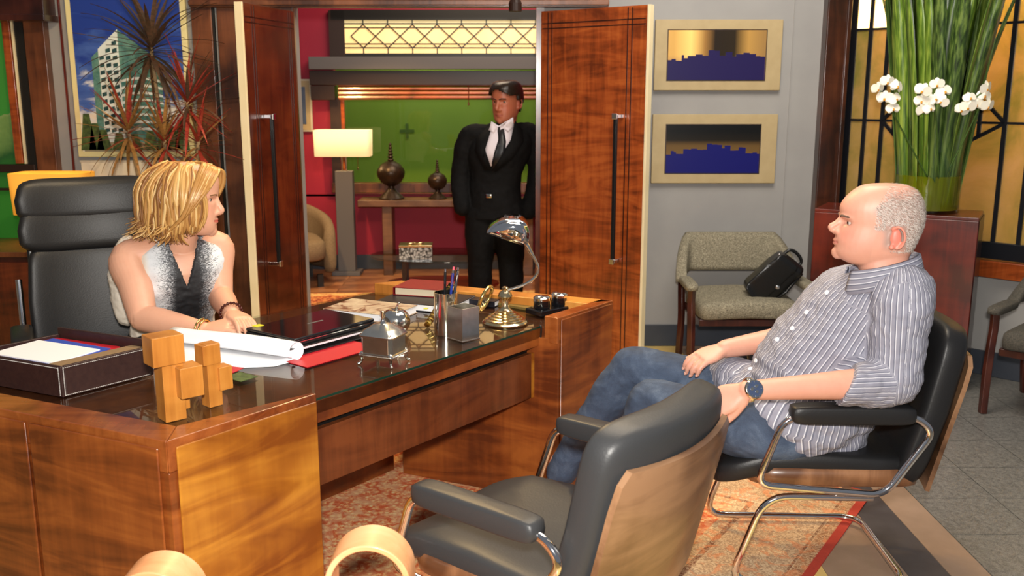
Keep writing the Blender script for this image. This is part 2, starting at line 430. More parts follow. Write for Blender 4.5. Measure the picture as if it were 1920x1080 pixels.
# ---- the two door leaves
def door(name, hinge, near, label, mt, face):
    hx, hy = hinge; nx, ny = near
    L = math.hypot(nx-hx, ny-hy); ang = math.atan2(ny-hy, nx-hx)
    d = thing(name, label, 'door', (hx, hy, 0), ang); d['kind'] = 'structure'
    z1 = 2.165
    MB().box((L/2, 0, z1/2+0.005), (L, 0.042, z1-0.01)).build('leaf', mt, d, bevel=0.002)
    MB().box((L+0.008, 0, z1/2+0.005), (0.017, 0.046, z1-0.008)).build('edge_strip', 'strip_cream', d, bevel=0.002)
    for k in (-1, 1):
        y = k*0.0215
        m = MB()
        for x in (0.055, 0.085): m.box((x, y, z1/2), (0.006, 0.003, z1-0.02))
        for x in (L-0.10, L-0.13): m.box((x, y, z1/2), (0.006, 0.003, z1-0.02))
        for z in (z1-0.075, z1-0.105): m.box((L/2, y, z), (L-0.02, 0.003, 0.006))
        m.build('inlay', 'inlay_dark', d)
    y = face*0.085
    h = MB().box((L-0.16, y, 1.10), (0.022, 0.022, 0.86)).build('handle', 'black_metal', d, bevel=0.004)
    for z in (0.665, 1.535):
        MB().box((L-0.16, face*0.053, z), (0.03, 0.066, 0.022)).box((L-0.16, face*0.098, z), (0.034, 0.012, 0.034)).build('bracket', 'chrome', h, bevel=0.003)
    return d
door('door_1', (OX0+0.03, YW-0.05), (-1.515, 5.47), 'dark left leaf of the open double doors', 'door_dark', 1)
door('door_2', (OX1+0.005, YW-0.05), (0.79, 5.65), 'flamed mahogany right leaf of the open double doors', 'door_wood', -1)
# ---- left part: window with wooden frame, valance
lw = thing('window_1', 'wooden framed window with green view at the left edge', 'window'); lw['kind'] = 'structure'
YL = YW-0.03
MB().box((-2.985, YL, 1.25), (0.13, 0.07, 2.5)).build('window_frame', 'frame_wood', lw, bevel=0.006)
MB().box((-3.09, YL-0.005, 1.25), (0.075, 0.05, 2.5)).build('window_frame', 'black_line', lw)
MB().box((-3.155, YL-0.02, 1.7), (0.05, 0.05, 0.95)).build('sash', 'door_wood', lw, bevel=0.004)
MB().box((-3.115, YL-0.02, 1.7), (0.012, 0.05, 0.95)).build('sash', 'strip_cream', lw)
MB().box((-3.55, YL-0.02, 1.195), (0.98, 0.05, 0.05)).build('rail', 'dark_frame', lw, bevel=0.004)
MB().box((-3.55, YL-0.02, 1.06), (0.98, 0.04, 0.015)).build('rail', 'dark_frame', lw)
def backdrop():
    m, n, b = _nt('garden_view')
    v = coords(n, (1, 1, 1)); sx = n.nodes.new('ShaderNodeSeparateXYZ'); n.links.new(v, sx.inputs[0])
    f = noise(n, v, 4, 4, 0.6)
    a = mathn(n, 'ADD', mathn(n, 'MULTIPLY', sx.outputs['Z'], 0.55), mathn(n, 'MULTIPLY', f, 0.30))
    c = ramp(n, a, [(0.70, lin(34, 96, 22)), (0.86, lin(20, 62, 20)), (0.98, lin(86, 110, 52)), (1.08, lin(104, 116, 66)), (1.3, lin(40, 104, 30))])
    n.links.new(c, b.inputs['Base Color']); n.links.new(c, b.inputs['Emission Color']); b.inputs['Emission Strength'].default_value = 0.35
    b.inputs['Roughness'].default_value = 0.6
backdrop()
MB().box((-3.6, YL+0.01, 1.2), (0.96, 0.01, 2.4)).build('pane', 'garden_view', lw)
v = MB(); v.box((-3.3, YL-0.08, 2.3), (0.9, 0.16, 0.34)).box((-3.3, YL-0.09, 2.12), (0.92, 0.19, 0.04))
v.build('valance', 'mahogany_dark', lw, bevel=0.005)
struct(MB().box((-2.84, YW-0.006, 1.35), (0.012, 0.012, 2.7)).build('trim_6', 'mahogany'), 'thin red cord down the grey wall beside the window', 'trim')
# ---- right: post and slanted leaded window wall
A = Vector((2.16, 6.24, 0)); B = Vector((3.72, 4.62, 0)); dW = (B-A).normalized(); nW = Vector((dW.y, -dW.x, 0))   # nW points into the room
def SW(s, z, off=0.0): p = A + dW*s + nW*off; return Vector((p.x, p.y, z))
LW = (B-A).length
struct(MB().box((2.02, YW-0.03, 1.3), (0.13, 0.12, 2.6)).box((2.09, YW-0.07, 1.3), (0.03, 0.06, 2.6)).build('trim_7', 'post_wood', bevel=0.008), 'dark wooden post between grey wall and leaded window', 'trim')
rw = struct(MB().bar(SW(-0.12, 0.30, -0.06), SW(LW, 0.30, -0.06), 0.12, 0.60).bar(SW(-0.12, 2.75, -0.06), SW(LW, 2.75, -0.06), 0.12, 0.5).build('wall_right', 'wall_grey'))
struct(MB().bar(SW(-0.05, 0.075, 0.008), SW(LW, 0.075, 0.008), 0.016, 0.15).build('baseboard_right', 'base_dark', bevel=0.004))
g = thing('window_2', 'leaded amber glass window with dark bars behind the flower vase', 'window'); g['kind'] = 'structure'
MB().bar(SW(-0.02, 0.655, 0), SW(LW, 0.655, 0), 0.14, 0.10).build('sill', 'door_wood', g, bevel=0.006)
MB().bar(SW(0, 0.76, 0), SW(LW, 0.76, 0), 0.06, 0.10).build('rail', 'bar_dark', g, bevel=0.004)
Z0, Z1 = 0.80, 2.5
MB().bar(SW(-0.05, Z0, -0.02), SW(-0.05, Z1, -0.02), 0.14, 0.05, nW).build('mullion', 'bar_dark', g)
ss = [0.03, 0.135, 0.25, 0.74, 0.98, 1.12, 1.30, 1.56, 1.88, 2.2]
zs = [Z0, 1.50, 2.06, Z1]
for i, s_ in enumerate(ss):
    MB().bar(SW(s_, Z0), SW(s_, Z1), 0.024, 0.024, nW).build('came', 'bar_dark', g)
    if i+1 < len(ss):
        for k in range(3):
            MB().bar(SW(s_+0.004, zs[k+1] if k < 2 else Z1, 0.004), SW(ss[i+1], zs[k+1] if k < 2 else Z1, 0.004), 0.014, 0.014).build('came', 'bar_dark', g)
            a, b_ = SW(s_, zs[k]), SW(ss[i+1], zs[k])
            mt = 'lamp_diffuser' if (k == 2 and i < 2) else 'amber_glass'
            MB().extrude([a, b_, b_+Vector((0, 0, zs[k+1]-zs[k])), a+Vector((0, 0, zs[k+1]-zs[k]))], nW*-0.006).build('pane', mt, g)
for a, b_ in (((0.25, 1.50), (0.37, 1.38)), ((0.25, 1.50), (0.35, 1.60)), ((0.33, 1.42), (0.33, 1.56)), ((0.98, 1.50), (0.74, 1.36)), ((0.98, 1.50), (0.86, 1.62)), ((0.84, 1.42), (0.84, 1.6))):
    MB().bar(SW(*a, 0.006), SW(*b_, 0.006), 0.02, 0.02, nW).build('came', 'bar_dark', g)
struct(MB().bar(SW(-0.1, 1.6, -0.5), SW(LW+0.3, 1.6, -0.5), 0.02, 2.4).build('wall_outer', 'strip_cream'), 'pale wall behind the leaded glass', 'wall')
light('window_lamp', 'AREA', SW(0.5, 2.5, -0.25), SW(0.5, 1.3, -0.2), 42, (1.0, 0.72, 0.34), 0.5)
light('window_lamp', 'AREA', SW(1.4, 2.5, -0.25), SW(1.4, 1.3, -0.2), 36, (1.0, 0.70, 0.34), 0.5)
# wall_left closes the office out of view
struct(MB().box((-4.25, 2.3, 1.35), (0.1, 7.9, 2.7)).build('wall_left', 'wall_grey'))

# ================================================================== THE LOUNGE BEYOND THE DOORS
f2 = struct(MB().prism([(-3.6, YW+0.06), (1.6, YW+0.06), (1.6, YF+1.3), (-3.6, YF+1.3)], -0.06, -0.008).build('floor_lounge', 'inlay_dark'), 'warm wooden plank floor of the lounge', 'floor')
pl = None; k = 0
y = YW+0.06
while y < YF:
    for x0 in (-3.0, -1.5, 0.0):
        xo = 0.5 if k % 2 else 0
        l_ = (x0+xo+0.75, y+0.07, -0.004)
        if pl is None: pl = MB().box((0, 0, 0), (1.495, 0.137, 0.008)).build('plank', 'parquet', f2, l_)
        else: share(pl, 'plank', f2, l_)
    y += 0.14; k += 1
struct(MB().box((-1.0, YF+0.06, 0.36), (5.2, 0.12, 0.72)).box((-2.63, YF+0.06, 1.5), (1.95, 0.12, 1.6)).box((0.98, YF+0.06, 1.5), (1.24, 0.12, 1.6)).box((-1.0, YF+0.06, 2.65), (5.2, 0.12, 0.7)).build('wall_far', 'wall_far_red'))
struct(MB().box((-3.65, 7.7, 1.5), (0.1, 2.7, 3.0)).build('wall_lounge_left', 'wall_far_red'))
struct(MB().box((1.65, 7.7, 1.5), (0.1, 2.7, 3.0)).build('wall_lounge_right', 'wall_far_red'))
struct(MB().box((-1.0, YF-0.01, 0.07), (5.2, 0.02, 0.14)).build('baseboard_far', 'base_dark', bevel=0.004))
# window with venetian blind, green backdrop outside
lw = thing('window_3', 'lounge window onto a green backdrop under a raised wooden blind', 'window', (0, 0, 0)); lw['kind'] = 'structure'
MB().box((-0.66, YF-0.03, 0.79), (2.06, 0.14, 0.09)).build('sill', 'frame_wood', lw, bevel=0.006)
MB().box((-1.64, YF-0.01, 1.22), (0.10, 0.08, 0.8)).build('window_frame', 'dark_frame', lw)
MB().box((-1.575, YF-0.02, 1.22), (0.035, 0.05, 0.77)).build('sash', 'door_wood', lw, bevel=0.004)
MB().box((0.4, YF-0.01, 1.22), (0.08, 0.08, 0.8)).build('window_frame', 'dark_frame', lw)
MB().box((-0.66, YF+0.03, 1.26), (2.0, 0.006, 0.84)).build('pane', 'window_pane', lw)
MB().box((-0.75, YF-0.07, 1.80), (2.2, 0.14, 0.13)).build('pelmet', 'dark_frame', lw, bevel=0.004)
MB().box((-1.735, YF-0.069, 1.665), (0.22, 0.138, 0.13)).build('pelmet_end', 'dark_frame', lw, bevel=0.004)
for k in range(4):
    MB().box((-0.62, YF-0.09, 1.735-k*0.038), (1.96, 0.05, 0.026), rot=(R(-18), 0, 0)).build('slat', 'blind_wood', lw, bevel=0.006)
MB().tube([(-0.40, YF-0.12, 1.74), (-0.40, YF-0.12, 1.58)], 0.004, 6).lathe([(0.001, 0), (0.012, 0.004), (0.008, 0.03), (0.001, 0.03)], (-0.40, YF-0.12, 1.55), 8).build('cord', 'brass', lw)
sh = struct(MB().box((-0.7, YF-0.10, 1.93), (2.28, 0.20, 0.11)).build('trim_8', 'shelf_grey', bevel=0.004), 'grey ledge between blind and lattice window', 'trim')
# lattice transom
tw = thing('window_4', 'backlit lattice transom window over the grey ledge', 'window'); tw['kind'] = 'structure'
TX0, TX1, TZ0, TZ1 = -1.53, 0.42, 2.02, 2.315
MB().box((-1.60, YF-0.03, 2.19), (0.14, 0.06, 0.42)).build('window_frame', 'dark_frame', tw)
MB().box((-0.55, YF-0.02, 2.36), (2.2, 0.08, 0.09)).build('window_frame', 'black_line', tw)
MB().box((-0.55, YF-0.02, 2.003), (2.2, 0.06, 0.035)).build('window_frame', 'black_line', tw)
mat('transom_glass', lin(232, 206, 150), lin(246, 226, 176), 2, 0.4, emit=lin(255, 196, 112), es=0.5)
mat('transom_strip', lin(206, 196, 160), rough=0.4, emit=lin(230, 200, 130), es=0.4)
P_ = 0.225; zA, zB, zC, zD = TZ0, TZ0+0.055, TZ1-0.045, TZ1
yy = YF-0.045
def came(a, b_): MB().bar(a, b_, 0.010, 0.010, (0, 1, 0)).build('came', 'black_line', tw)
nC = int((TX1-TX0)/P_)+1
for i in range(nC):
    xa, xb = TX0+i*P_-0.055, TX0+(i+1)*P_-0.055
    xm = (xa+xb)/2
    c = lambda x: min(max(x, TX0), TX1)
    q = lambda x, z: Vector((c(x), yy+0.006, z))
    for z_, w_ in ((zA, zB), (zC, zD)):
        MB().extrude([q(xa, z_), q(xb, z_), q(xb, w_), q(xa, w_)], (0, 0.004, 0)).build('pane', 'transom_strip' if z_ == zC else 'transom_glass', tw)
    MB().extrude([q(xa, zB), q(xb, zB), q(xb, zC), q(xa, zC)], (0, 0.004, 0)).build('pane', 'transom_glass', tw)
    if xa > TX0-0.01:
        came((xa, yy, zA), (xa, yy, zB-0.006)); came((xa, yy, zC+0.006), (xa, yy, zD))
        came((xa, yy, zB-0.006), (xm, yy-0.002, (zB+zC)/2)); came((xa, yy, zC+0.006), (xm, yy-0.004, (zB+zC)/2))
    came((xm, yy-0.002, (zB+zC)/2), (xb, yy, zB-0.006)); came((xm, yy-0.004, (zB+zC)/2), (xb, yy, zC+0.006))
for z in (zB-0.004, zB+0.03, zC-0.022, zC+0.014): came((TX0, yy+0.002, z), (TX1, yy+0.002, z))
# green cloth backdrop outside the lounge window
gs = tag(MB().box((-0.6, YF+0.9, 1.2), (4.2, 0.02, 2.4)).build('backdrop_cloth', 'green_screen'), 'plain green backdrop cloth outside the lounge window', 'backdrop')
mk = MB().box((-1.08, YF+0.885, 1.28), (0.15, 0.006, 0.03)).box((-1.08, YF+0.884, 1.28), (0.03, 0.006, 0.15)).build('tracking_mark', 'green_mark', gs)
light('backdrop_lamp', 'AREA', (-0.6, YF+0.35, 2.6), (-0.6, YF+0.9, 1.2), 16, (1.0, 0.95, 0.8), 1.5, size_y=0.3)
# ================================================================== FURNITURE
DS = Vector((-0.596, 2.81, 0)); DF = Vector((0.615, 0.789, 0)).normalized(); DN = Vector((-DF.y, DF.x, 0)); DE = DF*-0.233+DN*0.972
def D(a, n_, z=0.0): p = DS+DF*a+DN*n_; return Vector((p.x, p.y, z))
def DEp(a, n_, t, z=0.0): p = DS+DF*a+DN*n_+DE*t; return Vector((p.x, p.y, z))
DROT = math.atan2(DF.y, DF.x)
def vplate(m, a, b, z0, z1, out, t):
    """upright plate along plan edge a-b, standing out by vector 'out'*t"""
    a, b = Vector((a.x, a.y, 0)), Vector((b.x, b.y, 0)); o = out.normalized()*t
    return m.prism([(a.x, a.y), (b.x, b.y), ((b+o).x, (b+o).y), ((a+o).x, (a+o).y)], z0, z1)
GT = 0.745
desk = thing('desk', 'large golden brown wooden desk with glass top seating the woman', 'desk', (0, 0, 0.0056))
P0, P1 = D(-0.572, -0.07), D(-0.075, -0.07)
LD = 1.15
xy = lambda *ps: [(p.x, p.y) for p in ps]
MB().prism(xy(P0, P1, P1+DE*0.6, P0+DE*LD), 0.0, 0.70).build('left_pedestal', 'desk_brown', desk, bevel=0.003)
outL = -DF*0.972-DN*0.233
m = MB(); vplate(m, P0+DF*0.022-DN*0.002, P1-DF*0.004-DN*0.002, 0.09, 0.768, -DN, 0.008); m.build('front_panel', 'desk_gold_lit', desk, bevel=0.004)
for a_, b_ in ((0.025, 0.50), (0.515, 1.14)):
    m = MB(); vplate(m, P0+DE*a_+outL*0.003, P0+DE*b_+outL*0.003, 0.09, 0.768, outL, 0.008); m.build('side_panel', 'desk_brown', desk, bevel=0.004)
m = MB(); vplate(m, P0, P1, 0, 0.08, -DN, 0.012); vplate(m, P0, P0+DE*LD, 0, 0.08, outL, 0.012); m.build('plinth', 'desk_rim', desk, bevel=0.003)
q = lambda a, n_, t=0: DEp(a, n_, t)
RZ = 0.79
MB().prism(xy(D(-0.574, -0.072), D(-0.073, -0.072), D(-0.073, -0.052), D(-0.49, 0.012)), 0.70, RZ).build('rim', 'desk_rim', desk, bevel=0.004)
MB().prism(xy(D(-0.574, -0.072), D(-0.49, 0.012), q(-0.49, 0.012, LD-0.1), q(-0.574, -0.072, LD)), 0.70, RZ).build('rim', 'desk_rim', desk, bevel=0.004)
# right pedestal
Q0, Q1 = D(1.165, -0.085), D(1.565, -0.085)
MB().prism(xy(Q0, Q1, Q1+DE*1.06, Q0+DE*0.74), 0, 0.70).build('right_pedestal', 'desk_brown', desk, bevel=0.003)
m = MB(); vplate(m, Q0+DF*0.012, Q1-DF*0.01, 0.05, 0.78, -DN, 0.008); m.build('front_panel', 'desk_brown', desk, bevel=0.004)
MB().prism(xy(D(1.155, -0.085), D(1.572, -0.085), D(1.572, -0.03), D(1.155, -0.02)), 0.68, RZ).build('rim', 'desk_rim', desk, bevel=0.004)
MB().prism(xy(D(1.572, -0.083), D(1.572, -0.083)+DE*1.06, D(1.45, -0.025)+DE*1.06, D(1.45, -0.025)), 0.68, RZ).build('rim', 'block_wood', desk, bevel=0.004)
# top under the glass, fascia, recessed panels
top_poly = [D(-0.50, 0.0), D(1.165, 0.0), D(1.165, -0.02), D(1.47, -0.02), q(1.47, 0, 1.06), q(-0.50, 0, 1.12)]
MB().prism(xy(*top_poly), 0.695, GT-0.008).build('tabletop', 'desk_panel', desk)
MB().prism(xy(*top_poly), GT-0.0078, GT).build('glass_plate', 'glass_top', desk)
MB().prism(xy(D(-0.074, -0.0012), D(1.155, -0.0012), D(1.155, 0.0), D(-0.074, 0.0)), GT-0.0078, GT-0.0005).build('glass_rim', 'glass_edge', desk)
MB().prism(xy(D(-0.074, 0.0), D(1.155, 0.0), D(1.155, 0.02), D(-0.074, 0.02)), 0.664, GT-0.009).build('fascia', 'desk_brown', desk, bevel=0.002)
MB().prism(xy(D(-0.074, 0.05), D(1.155, 0.05), D(1.155, 0.07), D(-0.074, 0.07)), 0.60, 0.70).build('shadow_gap', 'black_line', desk)
MB().prism(xy(D(-0.074, 0.02), D(1.125, 0.02), D(1.125, 0.045), D(-0.074, 0.045)), 0.445, 0.633).build('modesty_panel', 'desk_panel', desk, bevel=0.002)
MB().prism(xy(D(1.125, 0.018), D(1.142, 0.018), D(1.142, 0.04), D(1.125, 0.04)), 0.445, 0.633).build('edge_strip', 'desk_gold_lit', desk)
MB().prism(xy(D(-0.16, 0.70), D(1.0, 0.70), D(1.0, 0.72), D(-0.16, 0.72)), 0, 0.70).build('back_panel', 'desk_brown', desk)
MB().tube(smoothpath([D(1.150, 0.0, 0.748), D(1.151, -0.008, 0.742), D(1.151, -0.006, 0.70), D(1.151, 0.0, 0.60)], 5), 0.0035, 6).build('cable', 'black_plastic', desk, smooth=60)

# ---- persian rug under the desk and chairs
def rug_mat(name, lx, ly, field, accent, border, edge, wide=0.5):
    """field of small flower sprays, tan border, red selvedge; coordinates are metres from the rug's centre"""
    m, n, b = _nt(name)
    v = coords(n); sx = n.nodes.new('ShaderNodeSeparateXYZ'); n.links.new(v, sx.inputs[0])
    dx = mathn(n, 'SUBTRACT', lx/2, mathn(n, 'ABSOLUTE', sx.outputs['X']))
    dy = mathn(n, 'SUBTRACT', ly/2, mathn(n, 'ABSOLUTE', sx.outputs['Y']))
    dd = mathn(n, 'MINIMUM', dx, dy)
    vo = n.nodes.new('ShaderNodeTexVoronoi'); vo.inputs['Scale'].default_value = 44; vo.feature = 'F1'; n.links.new(v, vo.inputs['Vector'])
    n1 = noise(n, v, 52, 3, 0.6, 2.4); n2 = noise(n, v, 16, 3, 0.6, 1.0)
    a = mathn(n, 'ADD', mathn(n, 'MULTIPLY', n1, 0.6), mathn(n, 'MULTIPLY', mathn(n, 'SUBTRACT', 0.9, mathn(n, 'MULTIPLY', vo.outputs['Distance'], 1.0)), 0.4))
    fcol = ramp(n, a, [(0.43, accent[0]), (0.50, accent[1]), (0.57, field[0]), (0.66, field[1])])
    fcol = mixc(n, ramp(n, n2, [(0.42, (0, 0, 0)), (0.62, (0.55, 0.55, 0.55))]), fcol, field[1])
    bcol = ramp(n, n1, [(0.38, border[0]), (0.5, border[1]), (0.6, border[2])])
    stripe = ramp(n, mathn(n, 'MULTIPLY', dd, 1/wide), [(0.0, edge), (0.07, edge), (0.075, border[1]), (0.16, border[2]), (0.165, border[0]), (0.18, border[0]), (0.185, border[2]), (0.76, border[2]), (0.765, border[0]), (0.80, border[0]), (0.805, field[1])], 'CONSTANT')
    bmix = mixc(n, 0.62, stripe, bcol)
    bmix = mixc(n, ramp(n, n2, [(0.40, (0.55, 0.55, 0.55)), (0.48, (0, 0, 0))]), bmix, accent[1])
    bmix = mixc(n, ramp(n, mathn(n, 'MULTIPLY', dd, 1/wide), [(0.0, (0, 0, 0)), (0.07, (1, 1, 1))], 'CONSTANT'), edge, bmix)
    c = mixc(n, ramp(n, mathn(n, 'MULTIPLY', dd, 1/wide), [(0.0, (0, 0, 0)), (0.9, (1, 1, 1))], 'CONSTANT'), bmix, fcol)
    n.links.new(c, b.inputs['Base Color']); b.inputs['Roughness'].default_value = 0.95
    bump(n, b, n1, 0.5, 0.004)
rug_mat('rug_office', 2.9, 3.0, (lin(234, 178, 116), lin(234, 204, 154)), (lin(206, 92, 46), lin(226, 136, 80)), (lin(112, 66, 46), lin(186, 138, 96), lin(224, 196, 156)), lin(176, 58, 40))
rug_mat('rug_lounge', 2.6, 1.7, (lin(220, 130, 60), lin(232, 170, 96)), (lin(120, 20, 16), lin(170, 46, 26)), (lin(180, 120, 60), lin(222, 176, 104), lin(230, 190, 120)), lin(150, 60, 34), 0.14)
rc = Vector((1.485, 3.70, 0)); rdir = Vector((0.555, 0.832, 0)).normalized(); rn = Vector((-rdir.y, rdir.x, 0))
c0 = rc - rdir*1.4 + rn*1.45
o = MB().box((0, 0, 0.0025), (2.9, 3.0, 0.005)).build('persian_rug', 'rug_office', None, (c0.x, c0.y, 0.0005), (0, 0, math.atan2(rdir.y, rdir.x)-PI/2))
tag(o, 'orange and cream floral rug with red edge under desk and visitor chairs', 'rug')
o = MB().box((0, 0, 0.0025), (2.6, 1.7, 0.005)).build('persian_rug', 'rug_lounge', None, (-0.95, 7.05, 0.0005), (0, 0, R(4)))
tag(o, 'fiery red and gold rug on the lounge floor beyond the doors', 'rug')

# ---- visitor chairs: leather pads, walnut shell, chrome tube
def visitor_chair(label, loc, rotz, leather='leather'):
    c = thing('visitor_chair', label, 'chair', loc, rotz, 'cantilever visitor chairs at the desk')
    def seat_fn(p):
        t = p.y/0.345
        z = p.z
        if t > 0.45 and z < 0.06: z -= 0.055*min((t-0.45)/0.5, 1.0)     # rolled front edge
        z += 0.025*(p.x/0.28)**2 - 0.02*max(-t, 0)
        return (p.x*(1-0.05*max(t, 0)), p.y, z)
    MB().sell((0, 0.065, 0.435), (0.56, 0.69, 0.10), (0.32, 0.42), 40, 16, seat_fn).build('seat', leather, c, smooth=180)
    ln = R(14)
    def back_fn(p):
        t = (p.z+0.3)/0.6
        y = p.y + 0.045*(p.x/0.3)**2 - 0.02*math.sin(t*PI)
        return (p.x*(1-0.03*t), y, p.z)
    MB().sell((0, -0.315, 0.645), (0.61, 0.115, 0.56), (0.45, 0.3), 44, 18, back_fn, (ln, 0, 0)).build('back_cushion', leather, c, smooth=180)
    # walnut shell: curved plate behind the back, running under the seat
    def plate(prof, hw0, th, curve, mt, name, round_top=0.0):
        m = MB(); nx = 14; rows = []
        for ip, (y, z, ny, nz) in enumerate(prof):
            row_o, row_i = [], []; hw = hw0*(1, 1, 1, 1, 0.965, 0.86)[ip]
            for i in range(nx+1):
                x = -hw+2*hw*i/nx; k = curve*(x/hw)**2
                row_o.append(Vector((x, y-ny*(-k), z-nz*(-k)))); row_i.append(Vector((x, y+ny*(k+th), z+nz*(k+th))))
            rows.append(row_o+row_i[::-1])
        return m.rings(rows).build(name, mt, c, smooth=35, bevel=0)
    sn, cs = math.sin(ln), math.cos(ln)
    pr = []
    for t in (-0.27, -0.15, 0.0, 0.10, 0.17, 0.20):
        bx = 0
        pr.append((-0.315-sn*t-cs*0.088, 0.645+cs*t-sn*0.088, cs, sn))
    plate(pr, 0.285, 0.016, 0.04, 'walnut_band', 'back_shell')
    MB().sell((0, 0.0, 0.378), (0.57, 0.58, 0.085), (0.3, 0.35), 32, 10, lambda p: (p.x, p.y, p.z+0.03*(p.x/0.25)**2)).build('seat_shell', 'walnut', c, smooth=180)
    MB().bar((-0.2, -0.24, 0.41), (0.2, -0.24, 0.41), 0.05, 0.10).build('shell_joint', 'walnut', c, bevel=0.015)
    for s_ in (-1, 1):
        x = 0.325*s_
        loop = roundpath([(x, 0.205, 0.640), (x, 0.285, 0.405), (x, -0.135, 0.375), (x, -0.275, 0.595), (x, -0.215, 0.648)], 0.055, 6, True)
        MB().tube(loop, 0.0125, 12, True).build('arm_loop', 'chrome', c, smooth=60)
        MB().sell((x, -0.01, 0.655), (0.072, 0.40, 0.062), (0.28, 0.35), 24, 10).build('armrest', leather, c, smooth=180)
        MB().bar((x, -0.02, 0.385), (x-0.10*s_, -0.02, 0.375), 0.03, 0.012).build('arm_bracket', 'chrome', c)
    b = 0.262
    path = roundpath([(-b, -0.12, 0.338), (-b, 0.235, 0.338), (-b, 0.345, 0.024), (-b, -0.26, 0.024), (b, -0.26, 0.024), (b, 0.345, 0.024), (b, 0.235, 0.338), (b, -0.12, 0.338)], 0.085, 7)
    MB().tube(path, 0.0125, 12).build('base_frame', 'chrome', c, smooth=60)
    return c
visitor_chair('black leather chair under the seated man in striped shirt', (1.10, 3.24, 0.0056), R(88))
visitor_chair('empty black leather chair with walnut back in the foreground', (0.10, 2.46, 0.0056), DROT, 'leather_grey')

# ---- executive chair behind the woman
def exec_chair(loc, rotz):
    c = thing('executive_chair', 'tall black leather swivel chair behind the woman', 'chair', loc, rotz)
    MB().sell((0, 0.04, 0.47), (0.56, 0.54, 0.14), (0.35, 0.4), 36, 14).build('seat', 'leather', c, smooth=180)
    tl = R(9)
    cur = lambda p: (p.x*(1-0.04*(p.z > 0)), p.y+0.07*(p.x/0.3)**2, p.z)
    MB().sell((0, -0.25, 0.74), (0.57, 0.13, 0.52), (0.4, 0.3), 36, 16, cur, (tl, 0, 0)).build('lower_cushion', 'leather', c, smooth=180)
    for k, (z, h, t) in enumerate(((1.06, 0.21, 0.15), (1.19, 0.20, 0.16))):
        MB().sell((0, -0.29-0.02*k, z), (0.60, t, h), (0.4, 0.42), 36, 14, cur, (tl, 0, 0)).build('head_cushion', 'leather', c, smooth=180)
    MB().sell((0, -0.335, 0.90), (0.54, 0.06, 0.78), (0.4, 0.3), 32, 12, lambda p: (p.x, p.y+0.06*(p.x/0.3)**2, p.z), (tl, 0, 0)).build('back_shell', 'black_plastic', c, smooth=180)
    for s_ in (-1, 1):
        x = 0.315*s_
        MB().tube(roundpath([(x*0.9, -0.16, 0.45), (x, -0.20, 0.60), (x, -0.24, 0.85)], 0.05), 0.014, 10).build('side_frame', 'chrome', c, smooth=60)
        MB().tube(roundpath([(x*0.75, 0.08, 0.40), (x*1.03, 0.08, 0.42), (x*1.03, 0.06, 0.62)], 0.06), 0.016, 10).build('arm_post', 'chrome', c, smooth=60)
        MB().sell((x*1.03, 0.0, 0.645), (0.09, 0.34, 0.06), (0.35, 0.4), 24, 10, lambda p: (p.x, p.y, p.z-0.5*p.y*p.y)).build('armrest', 'leather', c, smooth=180)
    MB().lathe([(0.001, 0.08), (0.035, 0.08), (0.035, 0.25), (0.022, 0.26), (0.022, 0.40), (0.09, 0.405), (0.09, 0.42), (0.001, 0.42)], (0, 0, 0), 20).build('column', 'chrome', c, smooth=40)
    for k in range(5):
        a = 2*PI*k/5+0.3
        l = MB().tube([(0, 0, 0.11), (0.16*math.cos(a), 0.16*math.sin(a), 0.10), (0.31*math.cos(a), 0.31*math.sin(a), 0.075)], [0.03, 0.024, 0.018], 10).build('base_leg', 'black_metal', c, smooth=60)
        MB().lathe([(0.001, -0.022), (0.026, -0.02), (0.029, 0), (0.026, 0.02), (0.001, 0.022)], (0.30*math.cos(a), 0.30*math.sin(a), 0.029), 16, (math.sin(a), -math.cos(a), 0)).build('caster', 'black_plastic', l, smooth=50)
exec_chair((-1.83, 4.12, 0.0), R(-152))

